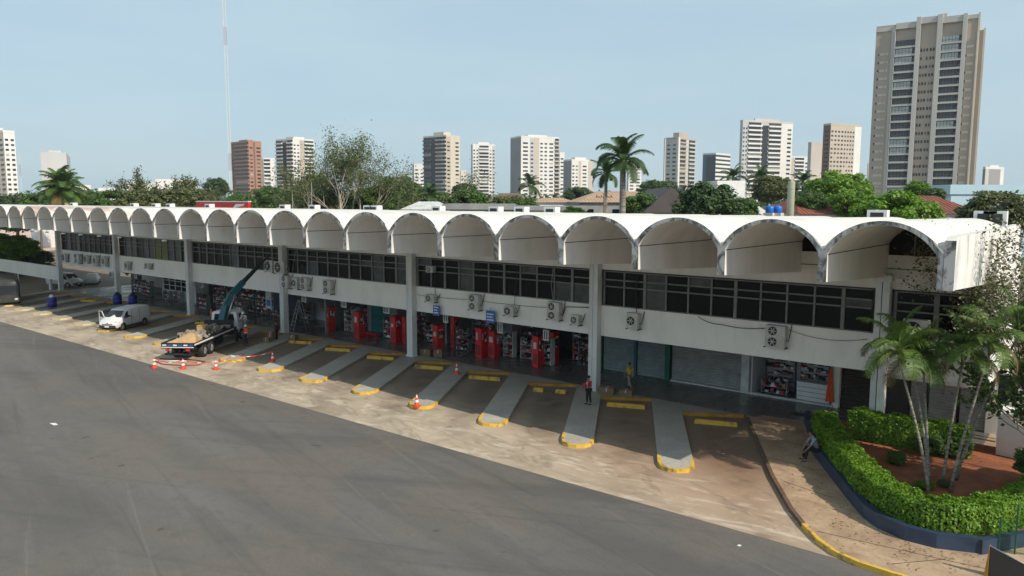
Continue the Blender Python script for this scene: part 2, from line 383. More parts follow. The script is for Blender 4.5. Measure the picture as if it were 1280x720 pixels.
tag(sw.build('end_sidewalk', M['sidewalk']), kind='structure')
floor_end = flat('platform_floor', [(-15.19, 40.9), (-12.6, 41.3), (-4.7, 42.6), (-4.7, 54), (-15.19, 54)], KH+.004, M['platform'])
def strip(pts, w0, w1, z0, z1, m, mb=None):
    """prism strip along an open polyline, between lateral offsets w0 and w1 (left positive)"""
    mb = mb or MB(); P = [Vector((p[0], p[1])) for p in pts]; L = []; Rr = []
    for i, p in enumerate(P):
        t = (P[min(i+1, len(P)-1)] - P[max(i-1, 0)]).normalized(); nrm = Vector((-t.y, t.x))
        L.append(p + nrm*w1); Rr.append(p + nrm*w0)
    for i in range(len(P)-1):
        q = [Rr[i], Rr[i+1], L[i+1], L[i]]
        vs = [(a.x, a.y, z0) for a in q] + [(a.x, a.y, z1) for a in q]
        mb.add(vs, [(4, 5, 6, 7), (0, 1, 5, 4), (2, 3, 7, 6)] + ([(3, 0, 4, 7)] if i == 0 else []) + ([(1, 2, 6, 5)] if i == len(P)-2 else []), m)
    return mb
kb = MB(); strip(kerbline[1:5], -.02, .14, 0, KH+.006, 0, kb); strip(kerbline[4:], -.02, .12, 0, KH+.008, 1, kb)
tag(kb.build('kerb', [M['kerb_brown'], M['yellow']]), kind='structure')
ck = MB()
for q in ([(-5.2, 26.4), (-3.9, 27.9)], [(-7.9, 27.4), (-3.2, 27.9), (0, 28.4)], [(-8.4, 31.0), (-10.6, 31.6)], [(-9.9, 33.9), (-12.3, 34.2)], [(-10.9, 37.0), (-14, 37.2)]):
    strip(q, -.018, .018, KH-.02, KH+.0025, 0, ck)
tag(ck.build('expansion_joint', M['dark']), kind='structure')

# ------------------------------------------------------------------ boarding islands
TIPS = [-14.75, -20.15, -25.70, -31.10, -36.28, -41.43, -46.44, -51.4, -56.5, -61.7, -66.95, -72.3, -77.5, -82.8, -87.9, -92.9, -98, -103.2, -108.4]
EX, EY = Vector((.866, .5)), Vector((-.5, .866))
isl_words = ['nearest the garden, round nose half shaded', 'where the person in red and white stands',
 'third from the garden, rounded nose in the sun', 'with an orange cone on its nose', 'fifth from the garden, no cone on its angular nose',
 'sixth from the garden, right of the tape end', 'seventh from the garden, cone and tape end on it', 'nose just behind the rightmost sunlit cone of three',
 'half hidden under the flatbed truck', 'just left of the flatbed truck', 'midway between van and truck', 'nose in front of the white van',
 'first one left of the van', 'second one left of the van', 'third one left of the van', 'right beside the blue drum with a pale bag', 'second last before the left photo edge']
stop_words = ['in the last bay beside the garden', 'in the bay right of the person in red and white', 'in two pieces, left of the person in red and white', 'in the bay beyond the cone on the third open platform edge',
 'in the bay right of the round concrete post near the cone', 'in the bay just left of the white column with the cone beyond', 'in the second bay left of that column', 'in the bay behind the barrier tape end']
for k, tx in enumerate(TIPS[:-1]):
    far = k > 4
    o = thing('boarding_island', 'Kerbed concrete boarding island, ' + (isl_words[k] if k < len(isl_words) else 'cut by the left photo edge'), 'platform island', (tx, 30.0, 0), 0, 'boarding islands between the bus bays')
    def lp(a, b):                              # local: a across, b along the island
        v = EX*a + EY*b; return (v.x, v.y)
    hw = .80
    nose = [(-hw, 1.0), (-.68, .42), (-.40, .10), (0, 0), (.40, .08), (.68, .36), (hw, .9)] if not far else [(-hw, .95), (-hw-.10, .80), (-hw-.10, .45), (-.50, -.05), (.45, -.10), (hw+.10, .35), (hw+.10, .70), (hw, .85)]
    # right edge up to the bay head, head across to the next island, back along the platform
    uR = hw*1.1547; gap = ((TIPS[k-1] if k else -14.75+5.75) - tx) - 2*uR
    hx = -.577*(38.75-30)
    A = (uR + hx, 8.75); t = gap/1.1547; B = (A[0] + .866*t, A[1] + .5*t)
    C = (B[0] - .577*(10.35-B[1]), 10.35)
    D = (-uR - .577*10.35, 10.35)
    top = [lp(*q) for q in nose] + [A, B, C, D]
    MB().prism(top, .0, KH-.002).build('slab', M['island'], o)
    kr = MB(); n = len(nose)
    line = [lp(nose[0][0], nose[0][1]+(.9 if not far else .35))] + [lp(*q) for q in nose] + [lp(nose[-1][0], nose[-1][1]+(.5 if not far else .35))]
    strip(line, -.02, .13, 0, KH+.005, 0, kr); kr.build('kerb', M['yellow' if k < 12 else 'yellow_pale'], o)
    e1 = Vector(A) ; e2 = Vector(B)
    hk = MB(); strip([A, B], -.20, .04, 0, KH+.012, 0, hk); hk.build('bay_head_kerb', M['ochre'], o)
    # wheel stop in the bay right of this island
    if k < 8 or k in (10, 13, 15):
        mid = (e1+e2)/2 + EY*(-1.75)
        s = MB(); rz = R(22)
        spans = [(-1.1, -.45), (.35, 1.0)] if k == 2 else [(-1.12, 1.12)]
        for si, (s0, s1) in enumerate(spans):
            s = MB()
            s.prism([(s0, -.13), (s1, -.13), (s1, .13), (s0, .13)], 0, .12); s.prism([(s0+.03, -.10), (s1-.03, -.10), (s1-.03, .10), (s0+.03, .10)], .12, .22)
            w_ = s.build('wheel_stop', M['yellow'], loc=(tx+mid.x, 30+mid.y, .004), rz=rz)
            lab = 'Yellow wheel stop ' + (stop_words[k] if k < 8 else {10: 'behind the white van', 13: 'in the second bay left of the van', 15: 'in the bay by the blue bin'}[k])
            if k == 2: lab = 'Short yellow wheel stop, %s piece of the pair near the person in red' % ('left', 'right')[si]
            tag(w_, lab, 'wheel stop', 'yellow wheel stops at the heads of the bays')

# ================================================================== STATION
W_ = 4.122; X0 = -4.95; NV = 41; YF = 30.36; YB = 50.5
ST = thing('bus_station', 'Long two storey bus station with a white scalloped barrel vault roof', 'bus station', (-56, 45, 0))
def zc(y): return 11.31 - max(0, y-34)*.013
def zb(y): return 8.92 - .056*(y-YF) if y <= 40 else 8.38 + .05*(y-40)
def vault_mesh():
    mb = MB(); g = .003; rw = .17
    ys = [YF, YF+.001, 32.5, 35, 37.5, 40, 43, 46, YB]
    N = 20
    def outer(y):
        top = zc(y); pts = []
        hb = W_/2 - g; rise = top-10.23; Rr = (hb*hb+rise*rise)/(2*rise); a0 = math.asin(hb/Rr)
        for i in range(N+1):
            t = -a0 + 2*a0*i/N; pts.append((Rr*math.sin(t), top-Rr+Rr*math.cos(t)))
        return pts
    def inner(y):
        top = zc(y)-.15; pts = []; hb = W_/2-rw; zs = 10.02; rise = top-zs; Rr = (hb*hb+rise*rise)/(2*rise); a0 = math.asin(min(1, hb/Rr))
        pts.append((-hb, zb(y)))
        for i in range(N+1):
            t = -a0 + 2*a0*i/N; pts.append((Rr*math.sin(t), top-Rr+Rr*math.cos(t)))
        pts.append((hb, zb(y))); return pts
    rows_o = [[(x, y, z) for x, z in outer(y)] for y in ys[1:]]; rows_i = [[(x, y, z) for x, z in inner(y)] for y in ys[1:]]
    def sheet(rows, m, flip=False):
        n = len(rows[0]); vs = [p for r in rows for p in r]
        fs = [(i*n+j, i*n+j+1, (i+1)*n+j+1, (i+1)*n+j) for i in range(len(rows)-1) for j in range(n-1)]
        if flip: fs = [f[::-1] for f in fs]
        mb.add(vs, fs, m, True)
    sheet(rows_o, 0); sheet(rows_i, 1, True)
    # front and back rim: outer curve to inner curve
    for y, fl in ((ys[0], 0), (YB, 1)):
        yy = ys[1] if y == ys[0] else y
        o_ = [(x, yy, z) for x, z in outer(yy)]; i_ = [(x, yy, z) for x, z in inner(yy)]
        hb = W_/2-g
        o2 = [(-hb, yy, zb(yy))] + o_ + [(hb, yy, zb(yy))]
        n = len(o2); mb.add(o2+i_, [((j, n+j, n+j+1, j+1) if fl else (j+1, n+j+1, n+j, j)) for j in range(n-1)], 2)
    for sx in (-1, 1):      # outer faces and undersides of the ribs
        hb = W_/2-g
        for i in range(1, len(ys)-1):
            y0, y1 = ys[i], ys[i+1]
            mb.quad((sx*hb, y0, zb(y0)), (sx*hb, y1, zb(y1)), (sx*hb, y1, 10.23), (sx*hb, y0, 10.23), 1)
            mb.quad((sx*hb, y0, zb(y0)), (sx*(W_/2-rw), y0, zb(y0)), (sx*(W_/2-rw), y1, zb(y1)), (sx*hb, y1, zb(y1)), 1)
        # springing joint groove line
        mb.quad((sx*(W_/2-rw-.004), YF+.05, 10.0), (sx*(W_/2-rw-.004), YB, 10.0), (sx*(W_/2-rw-.004), YB, 9.965), (sx*(W_/2-rw-.004), YF+.05, 9.965), 3)
    # gutter lip over the valley: white, just proud of the rib
    for sx in (-1, 1):
        mb.add([(sx*(W_/2-g), YF-.05, 10.235), (sx*(W_/2-.34), YF-.05, 10.60), (sx*(W_/2-.34), YF+.3, 10.60), (sx*(W_/2-g), YF+.3, 10.245),
                (sx*(W_/2-g), YF-.05, 10.15), (sx*(W_/2-.30), YF-.05, 10.50)], [(0, 1, 2, 3), (0, 1, 5, 4)] if sx > 0 else [(3, 2, 1, 0), (4, 5, 1, 0)], 0)
    return mb
vm = vault_mesh().mesh('vault', [M['roofw'], M['vault_in'], M['rim'], M['dark']])
lm = MB()
# lunette: glass in the end of every vault above the facade
hb = W_/2-.19; top = zc(40)-.16; rise = top-9.46
pts = [(-hb, 9.46), (hb, 9.46)] + [(hb*math.cos(t), 9.46+.5+(rise-.5)*math.sin(t)) for t in [math.pi*i/16 for i in range(0, 17)]]
lm.add([(x, 40.06, z) for x, z in pts], [tuple(range(len(pts)))[::-1]], 0)
for xx in (-.75, .75): lm.box(xx-.03, xx+.03, 40.02, 40.05, 9.46, 9.96+(rise-.55)*math.sqrt(1-(xx/hb)**2), 1)
lmesh = lm.mesh('lunette', [M['glass'], M['frame']])
bx_, by_, _ = ST.location
for n in range(NV):
    o = link('vault', vm, ST, (X0-(n+.5)*W_-bx_, -by_, 0))
    if n < 26: link('lunette', lmesh, ST, (X0-(n+.5)*W_-bx_, -by_, 0))
# end rib: tall board marked wall closing the last vault
e = MB(); ysr = [YF-.03, YF+.35, 33, 36, 40, 45, YB]
for i in range(len(ysr)-1):
    y0, y1 = ysr[i], ysr[i+1]; t0 = 10.78 if i else 10.66; t1 = 10.80
    b0 = zb(y0) if i else zb(y0)-.03; b1 = zb(y1)
    vs = [(-4.93, y0, b0), (-4.58, y0, b0), (-4.58, y0, t0), (-4.93, y0, t0), (-4.93, y1, b1), (-4.58, y1, b1), (-4.58, y1, t1), (-4.93, y1, t1)]
    e.add(vs, [(0, 3, 2, 1)] if i == 0 else [], 1)
    e.add(vs, [(1, 2, 6, 5)], 2); e.add(vs, [(0, 1, 5, 4), (3, 7, 6, 2), (4, 7, 3, 0)] + ([(5, 6, 7, 4)] if i == len(ysr)-2 else []), 0)
a = paint('board_marked_end', (.80, .79, .76), (.30, .30, .30), .75, .9); M['endrib'] = a.m
e.build('end_rib', [M['roofw'], M['rim'], M['endrib']], ST, world=True)
for kx in range(12):
    pass
XL = -107.9; XR = -4.62
wl = MB()
wl.box(XL, XR, 40.02, 40.22, 3.64, 5.50)                    # spandrel band
wl.box(XL, XR, 39.97, 40.24, 5.50, 5.56)                    # sill
wl.box(XL, XR, 40.02, 40.22, 7.74, 9.46)                    # wall above the windows
wl.box(XL+.2, XR-.2, 40.23, 50, 3.66, 3.82)                 # floor slab
wl.box(XL, XR, 49.8, 50, KH, 9.3)                         # rear wall
wl.build('wall', M['wall'], ST, world=True)
jl = MB(); jl.box(XL, XR, 40.0, 40.019, 8.78, 8.815); jl.box(XL, XR, 39.985, 40.019, 7.74, 7.80); jl.build('string_course', M['dark'], ST, world=True)
ew = MB()
ew.box(-4.62, -4.40, 40.02, 50, 3.64, 9.3, 0); ew.box(-4.95, -4.42, 45.0, 50, KH, 3.64, 0); ew.box(-4.62, -4.42, 39.99, 40.4, 3.3, 7.74, 0)
ew.build('end_wall', M['wall_end'], ST, world=True)
cl = MB(); cl.box(XL+.3, XR-.3, 40.24, 49.7, 3.60, 3.655); cl.build('ceiling', M['ceiling'], ST, world=True)
# columns
def column_mesh():
    c = MB()
    c.box(-.33, -.06, .14, .60, KH, 8.55); c.box(-.01, .31, .10, .60, KH, 8.55); c.box(-.06, -.01, .22, .60, KH, 8.55, 1)
    c.box(-.38, .36, .05, .60, KH, KH+.10); c.box(-.40, .38, .04, .60, 8.20, 8.50)
    return c
cm = column_mesh().mesh('column', [M['column'], M['dark']])
CX = [-8.93 - 16.49*i for i in range(7)]
for x in CX: link('column', cm, ST, (x-bx_, 39.42-by_, 0))
# window band: 12 modules between columns, each a frame with three panes
def frame_mesh(thick):
    f = MB(); w = 1.352; t = .045 if not thick else .085
    f.box(-t, t, 39.98, 40.10, 5.56, 7.74); f.box(t, w-t, 40.00, 40.09, 6.74, 6.81); f.box(t, w-t, 40.00, 40.09, 7.16, 7.23)
    f.box(t, w-t, 40.00, 40.09, 5.56, 5.62); f.box(t, w-t, 40.00, 40.09, 7.68, 7.74); return f.mesh('window', M['frame'])
fm = [frame_mesh(False), frame_mesh(True)]
def pane(z0, z1, m, d=0):
    q = MB(); q.add([(.05, 40.07+d, z0), (1.30, 40.07-d, z0), (1.30, 40.07-d, z1), (.05, 40.07+d, z1)], [(0, 1, 2, 3)]); return q.mesh('pane', m)
zsp = [(5.62, 6.74), (6.81, 7.16), (7.23, 7.68)]
pm = {m: [pane(a_, b_, M[m]) for a_, b_ in zsp] for m in ('glass', 'glass_pale', 'curtain')}
whole = {}
for m in ('glass', 'glass_pale', 'curtain'):
    q = MB()
    for a_, b_ in zsp: q.add([(.05, 40.07, a_), (1.30, 40.07, a_), (1.30, 40.07, b_), (.05, 40.07, b_)], [(0, 1, 2, 3)])
    whole[m] = q.mesh('pane', M[m])
wx = -4.62 - 1.352; i = 0
wr = random.Random(3)
pos = []
for b in range(-1, 6):
    xr = CX[b]-.5 if b >= 0 else XR-.3; xl = (CX[b+1]+.5)
    nmod = 11 if b >= 0 else 2
    pos += [(xr-(j+1)*((xr-xl)/nmod), (xr-xl)/nmod, b, j) for j in range(nmod)]
for x, wd, b, j in pos:
    f = link('window', fm[(j % 4) == 0], ST, (x-bx_, -by_, 0)); f.scale = (wd/1.352, 1, 1)
    near = b < 4
    r = wr.random(); base = 'glass' if r < (.88 if near else .7) else 'glass_pale'
    if b == 4 and j in (3, 4): base = 'curtain'
    if near:
        for k in range(3):
            m = base if wr.random() < .93 else 'glass_pale'; link('pane', pm[m][k], f)
    else: link('pane', whole[base], f)
# ================================================================== GROUND FLOOR
def S(name, mb, mats, label=None):
    o = mb.build(name, mats, ST, world=True)
    if label: o['label'] = label
    return o
def shutter(x0, x1, z0, z1, y, m, label, pitch=.15):
    mb = MB(); n = int((z1-z0)/pitch); p = (z1-z0)/n
    vs = []
    for i in range(n):
        z = z0+i*p; vs += [(x0, y, z), (x1, y, z), (x0, y-.045, z+p*.45), (x1, y-.045, z+p*.45)]
    vs += [(x0, y, z1), (x1, y, z1)]
    mb.add(vs, [(2*i, 2*i+1, 2*i+3, 2*i+2) for i in range(2*n)]); mb.box(x0, x1, y-.05, y, z0-.08, z0)
    return S('roller_shutter', mb, M[m], label)
def wallbox(name, m, *bx, label=None):
    for b in bx: o = S(name, MB().box(*b), M[m], label)
    return o
Y5 = 45.2
shutter(-6.15, -4.98, KH, 2.35, Y5, 'shutter', 'grey slatted shutter at the garden end', .16)
shutter(-7.6, -6.3, KH, 2.35, Y5, 'shutter', 'grey slatted shutter behind the palms', .16)
shutter(-8.5, -7.75, KH, 2.35, Y5, 'shutter', 'narrow grey shutter behind the palms', .16)
wallbox('door_wall', 'shutter_brown', (-9.9, -8.6, Y5, Y5+.1, KH, 2.6))
wallbox('lintel', 'wall', (-10.4, -4.62, Y5-.25, Y5-.02, 2.40, 3.60))
wallbox('pilaster', 'white_dirty', (-4.98, -4.55, Y5-.15, Y5+.3, KH, 3.6))
shutter(-12.15, -10.45, KH, 3.0, Y5+.25, 'shutter_brown', 'dark brown shutter beside the column')
wallbox('pilaster', 'wall', (-12.5, -12.2, Y5-.1, Y5+.4, KH, 3.6))
wallbox('pilaster', 'white_dirty', (-18.0, -17.5, Y5-.2, Y5+.3, KH, 3.6))
wallbox('threshold', 'white_dirty', (-22.85, -18.0, Y5-.16, Y5+.02, KH, KH+.10), (-17.5, -12.5, Y5-.16, Y5+.05, KH, KH+.12))
wallbox('fascia', 'dark', (-22.85, -12.3, Y5-.05, Y5+.1, 2.95, 3.6))
wallbox('fascia_rail', 'white_dirty', (-22.85, -12.3, Y5-.12, Y5-.05, 2.83, 2.93))
shutter(-22.8, -18.0, KH+.1, 2.83, Y5, 'shutter', 'wide grey roller shutter between green post and white pilaster')
wallbox('post', 'green', (-23.25, -22.9, Y5-.2, Y5+.2, KH, 3.4), label='dark green steel post')
shutter(-25.4, -23.3, KH, 2.85, Y5, 'shutter_blue', 'blue grey shutter left of the green post')
wallbox('post', 'bluegreen', (-25.62, -25.42, Y5-.15, Y5+.1, KH, 2.9), label='thin dark blue post')
shutter(-28.1, -25.65, KH, 2.85, Y5, 'shutter_blue', 'blue grey shutter behind the walker in yellow')
wallbox('fascia', 'red_dark', (-29.2, -23.3, Y5-.3, Y5, 2.85, 3.35), (-53.5, -30.4, Y5-.3, Y5-.1, 2.95, 3.35), label='dark red shop fascia')
wallbox('post', 'green', (-28.7, -28.2, Y5-.1, Y5+.2, KH, 3.3), label='green post beside the column')
# open shops: deep recesses with back and side walls
def recess(x0, x1, wallm, depth=4.2, side='interior'):
    wallbox('shop_back_wall', wallm, (x0, x1, Y5+depth, Y5+depth+.1, KH, 3.6))
    wallbox('shop_side_wall', side, (x0-.05, x0+.05, Y5, Y5+depth, KH, 3.6), (x1-.05, x1+.05, Y5, Y5+depth, KH, 3.6))
recess(-17.4, -12.55, 'interior_w', 2.6, 'interior_w')
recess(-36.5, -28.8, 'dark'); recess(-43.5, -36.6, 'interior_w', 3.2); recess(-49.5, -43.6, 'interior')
wallbox('shop_wall', 'interior', (-53.3, -52.95, Y5, Y5+.3, KH, 3.6), (-50.35, -49.6, Y5, Y5+.3, KH, 3.6), (-52.95, -50.35, Y5+.05, Y5+.3, 2.75, 3.6))
shutter(-52.9, -50.4, KH, 2.7, Y5, 'teal', 'teal roller shutter beside the white column')
recess(-58.2, -53.4, 'interior', 4)
wallbox('shop_back_wall', 'interior', (-66, -58, 49.4, 49.5, KH, 3.6), (-88, -76, 49.2, 49.3, KH, 3.6)); recess(-76, -66.2, 'interior', 3.5)
wallbox('white_partition', 'white_dirty', (-90.5, -82.6, 44.6, 44.75, KH, 1.35), (-84.4, -82.6, 44.6, 44.75, 1.35, 3.3), (-90.5, -90.2, 44.6, 44.75, 1.35, 3.3), (-90.2, -84.4, 44.6, 44.75, 2.9, 3.3), label='white kiosk partition with gridded windows')
gw = MB()
for i in range(5): gw.box(-90.2+i*1.4, -90.1+i*1.4, 44.62, 44.7, 1.35, 2.9)
for z in (1.85, 2.4): gw.box(-90.1, -84.4, 44.625, 44.695, z, z+.06)
S('kiosk_window', gw, M['white'])
gp = MB(); gp.box(-90.1, -84.4, 44.69, 44.72, 1.36, 2.89); S('kiosk_pane', gp, M['glass'])
# staircase
sc = MB()
for i in range(14): sc.box(-64.4+i*.30, -64.1+i*.30, 46.3, 48.3, KH, KH+.25+(13-i)*.24)
S('staircase', sc, M['interior_w'])
# slender posts by the truck
pp = MB(); pp.box(-55.5, -55.35, 42.0, 42.15, KH, 3.6)
S('post', pp, M['metal'])

# ------------------------------------------------------------------ shop goods
def shelf(loc, w, h, label, rz=0, mgoods='goods', depth=.4, seed=0, frame='metal'):
    t = thing('display_shelf', label, 'display shelf', loc, rz, 'racks of goods in the shops'); f = MB()
    for x in (-w/2, w/2-.04): f.box(x, x+.04, -depth/2, depth/2, 0, h)
    lv = max(2, int(h/.42)); rr = random.Random(seed); g = MB()
    for i in range(lv): 
        z = .08+i*(h-.1)/lv; f.box(-w/2+.04, w/2-.04, -depth/2, depth/2, z, z+.03); x = -w/2+.06
        while x < w/2-.2:
            ww = rr.uniform(.10, .26); hh = rr.uniform(.12, .30)
            if rr.random() < .85: g.box(x, x+ww, -depth/2-.02*rr.random(), depth/2-.05, z+.03, z+.03+hh)
            x += ww+.02
    f.build('frame', M[frame], t); go = g.build('goods', M[mgoods], t); go['kind'] = 'stuff'
    return t
shelf((-16.4, 47.4, KH), 1.9, 2.3, 'tall shelf of dark caps and bags at the left of the shop by the garden', 0, depth=.4, seed=1)
shelf((-14.3, 47.5, KH), 1.7, 2.3, 'wall shelf of small dark goods behind the white counter', 0, seed=2)
shelf((-16.2, 46.0, KH), 1.6, .9, 'low rack of mixed goods at the front of the shop by the garden', 0, seed=3)
shelf((-40.6, 46.6, KH), 2.2, 2.2, 'shelf of goods inside the bright open shop left of the column', 0, seed=4)
shelf((-38.3, 46.2, KH), 1.8, 1.3, 'low counter shelf in the bright open shop', 0, seed=5)
shelf((-35.4, 46.2, KH), 1.7, 2.0, 'rack of white and black goods near the red kiosks', 0, seed=6)
shelf((-33.4, 45.7, KH), 1.8, 2.0, 'white shelf of goods right of the paired red kiosks', 0, seed=7)
shelf((-30.6, 46.6, KH), 2.0, 2.1, 'dark rack of clothing beside the white column', 0, seed=8)
shelf((-48.2, 46.9, KH), 1.9, 2.2, 'shelf unit behind the red kiosk near the teal shutter', 0, seed=9)
shelf((-54.4, 46.4, KH), 2.2, 2.0, 'white shelf unit beyond the ladder', 0, seed=10)
for i, (x, w_) in enumerate([(-75, 2.2), (-72.3, 2.4), (-69.6, 2.2), (-67.3, 1.6), (-80.2, 2.4), (-77.6, 2)]):
    shelf((x, 44.9 if i < 4 else 46.2, KH), w_, 2.1, ['red rack of goods just right of the white partition', 'second rack of goods right of the partition', 'third rack of goods right of the partition', 'rack of goods next to the dark column behind the truck',
        'rack of goods inside the left shop', 'tall rack inside the left shop'][i], 0, seed=20+i)
FS = [(-45.0, 44.9, 1.0, 1.7, 'low stand of goods just left of the third column'), (-40.3, 43.9, 1.3, 1.9, 'dark stand of goods right of the red kiosk by the column'), (-36.0, 44.4, .9, 2.0, 'narrow pale stand touching the right of the paired red kiosks'),
      (-32.0, 43.9, .8, 2.0, 'pale stand touching the right of the lone red kiosk'), (-34.4, 44.6, 1.1, 1.6, 'low white stand between paired and lone red kiosks'), (-49.0, 43.8, .9, 1.8, 'pale blue stand right of the red kiosk with the bench'), (-54.3, 43.9, 1.1, 1.9, 'white stand between the first two red kiosks'),
      (-54.9, 45.0, .8, 2.1, 'tall white stand beside the kiosk nearest the ladder'), (-63.0, 45.6, 1.6, 1.7, 'stand of goods in the dark behind the navy banner'), (-71.0, 43.2, 1.6, 1.5, 'low red stand left of the dark column behind the truck'), (-74.2, 43.0, 1.8, 1.7, 'stand of red and white goods above the rear of the van'),
      (-77.5, 42.8, 1.5, 1.6, 'second stand of goods above the rear of the van'), (-85.8, 44.2, 1.6, 1.2, 'low stand of dark goods before the gridded kiosk'), (-88.2, 44.1, 1.4, 1.1, 'low stand of dark goods by the second far column'), (-94.0, 44.5, 2.2, 1.9, 'dark stand in the passage left of the second far column'),
      (-97.5, 45.2, 2.4, 1.7, 'reddish stand in the passage between the two far left columns'), (-101.2, 46.5, 2.0, 2.1, 'tall dark stand deep in the far left passage'), (-29.6, 45.3, 1.2, 1.8, 'stand of dark clothes just left of the second column')]
for i, (x, y, w_, h_, l_) in enumerate(FS): shelf((x, y, KH), w_, h_, l_, 0, depth=.5, seed=50+i, frame='white_dirty' if i in (2, 3, 4, 6, 7) else 'metal')
# bags and clothes hung in rows from the shop ceilings
def hung(x0, x1, y, n, label, seed):
    t = thing('hanging_rail', label, 'goods rail', ((x0+x1)/2, y, 2.3), 0, 'rails of hanging goods'); rr = random.Random(seed); w = x1-x0
    MB().tube([(-w/2, 0, .95), (w/2, 0, .95)], .02, 5).build('rail', M['metal'], t); g = MB()
    for i in range(n):
        x = -w/2+w*(i+.5)/n; ww = rr.uniform(.10, .2); hh = rr.uniform(.35, .8); g.box(x-ww, x+ww*.6, -.08, .08, .93-hh, .93)
    g.build('goods', M['goods'], t)['kind'] = 'stuff'
for i, (x0, x1, y, n, l_) in enumerate([(-43.0, -40.4, 45.3, 9, 'hanging goods over the bright shop, left half'), (-39.6, -37.4, 45.3, 8, 'hanging goods over the bright shop behind the slim kiosk'), (-36.3, -33.4, 45.4, 10, 'hanging goods right of the paired kiosks'), (-32.2, -29.4, 45.4, 9, 'hanging clothes left of the second column'),
    (-55.8, -52.4, 45.4, 10, 'hanging goods between the first two red kiosks'), (-49.4, -47.0, 45.4, 7, 'hanging goods right of the teal shutter'), (-76.0, -72.0, 44.0, 12, 'hanging goods over the racks behind the van'), (-71.6, -67.6, 44.2, 12, 'hanging goods beside the dark column behind the truck'), (-17.0, -13.2, 46.6, 12, 'hanging caps in the shop by the garden'), (-100, -95, 44.0, 12, 'hanging goods in the far left passage')]): hung(x0, x1, y, n, l_[0].upper()+l_[1:], 90+i)
ct = thing('shop_counter', 'white shop counter with three drawers lines inside the open shop by the garden', 'counter', (-13.75, 45.75, KH))
q = MB(); q.box(-.95, .95, -.3, .3, 0, 1.12); q.box(-1.0, 1.0, -.34, .34, 1.12, 1.17); q.build('body', M['white'], ct)
for z in (.3, .58, .86): MB().box(-.9, .9, -.315, -.301, z, z+.02).build('drawer_line', M['ac_dark'], ct)
oc = MB(); rr = random.Random(5)
for i in range(9):
    x0 = -.22+i*.05; oc.add([(x0, -.02*math.sin(i*1.9), 0), (x0+.05, -.02*math.sin((i+1)*1.9), 0), (x0*.25+.02, -.05, 1.95), (x0*.25+.03, -.05, 1.95)], [(0, 1, 3, 2)])
    oc.add([(x0, .12-.02*math.sin(i*1.9), 0), (x0+.05, .12-.02*math.sin((i+1)*1.9), 0), (x0*.25+.02, .05, 1.95), (x0*.25+.03, .05, 1.95)], [(2, 3, 1, 0)])
oc = oc.build('hanging_cloth', M['orange'], loc=(-12.65, 44.85, KH+.35)); tag(oc, 'orange cloth hanging at the entrance of the open shop by the garden', 'cloth')

# red kiosks / drink fridges
def kiosk(x, y, w=.75, h=2.2, label='', rz=0, white=True):
    t = thing('red_kiosk', label, 'kiosk', (x, y, KH), rz, 'red vending kiosks in front of the shops')
    b = MB(); b.box(-w/2, w/2, -.35, .35, .1, h); b.box(-w/2+.05, w/2-.05, -.3, .3, 0, .1); b.box(-w/2-.03, w/2+.03, -.38, .38, h, h+.08); b.build('cabinet', M['red'], t)
    if white:
        MB().box(-w/2+.12, w/2-.16-.1*(len(label) % 3), -.37, -.352, h*.62, h-.25-.1*(len(label) % 4)).build('poster', M['white_dirty'], t)
        MB().box(w/2+.001, w/2+.02, -.20, .22, h*.55, h-.25).build('side_poster', M['goods'], t)
    MB().box(-w/2+.1, w/2-.1, -.37, -.352, .25, h*.45).build('door', M['red_dark'], t)
    return t
kd = [(-55.75, 42.8, .7, 2.3, 'red kiosk with white poster nearest the ladder'), (-51.2, 42.4, .85, 2.3, 'red kiosk with a low red bench at its foot, left of the teal shutter'),
 (-47.0, 42.8, .75, 2.3, 'red kiosk just right of the teal shutter, left one of its pair'), (-46.1, 43.2, .45, 2.3, 'red kiosk against the left side of the white column, right one of its pair'),
 (-41.5, 42.2, .65, 2.2, 'red kiosk right of the white column under the small blue sign'), (-41.8, 44.5, .5, 2.6, 'slim tall red kiosk at the edge of the bright shop'),
 (-37.6, 42.9, .75, 2.3, 'left one of the two red kiosks standing together under the larger blue sign'), (-36.75, 43.4, .75, 2.1, 'right one of the two red kiosks standing together under the larger blue sign'),
 (-32.2, 42.9, .65, 2.3, 'lone bright red kiosk with pale shelves on its right'), (-31.9, 44.5, .4, 2.4, 'slim red and white kiosk beside the hanging sign near the column')]
for x, y, w_, h_, l_ in kd: kiosk(x, y, w_*.82, h_-.12, 'Tall ' + l_, 0)
bn = thing('bench', 'low red bench at the foot of a red kiosk left of the teal shutter', 'bench', (-50.1, 42.9, KH)); MB().box(-.7, .7, -.25, .25, .38, .45).build('seat', M['red'], bn)
for x in (-.55, .5): MB().box(x, x+.07, -.2, .2, 0, .38).build('leg', M['red'], bn)
# blue and white hanging signs
def hsign(x, y, z, w, h, m, label, cat='sign', post=True):
    t = thing('hanging_sign', label, cat, (x, y, z), 0, 'small signs hung along the platform')
    MB().box(-w/2, w/2, -.03, .03, 0, h).build('board', M[m], t)
    f = MB(); f.box(-w/2-.02, w/2+.02, -.02, .02, -.02, 0); f.box(-w/2-.02, w/2+.02, -.02, .02, h, h+.02)
    if post: f.box(-.02, .02, -.01, .01, h+.02, h+.25)
    f.build('frame', M['metal'], t)
    if m == 'blue_sign':
        q = MB()
        for i in range(3): q.box(-w/2+.08, w/2-.08-.1*(i % 2), -.034, -.031, .15+i*.2, .22+i*.2)
        q.build('lettering', M['white'], t)
    else:
        q = MB()
        for i in range(3): q.box(-w/2+.08+i*.2, -w/2+.18+i*.2, -.034, -.031, .08, h-.08)
        q.build('lettering', M['ac_dark'], t)
    return t
hsign(-39.2, 39.7, 3.60, .62, .72, 'blue_sign', 'small square blue sign on the band right of the third column')
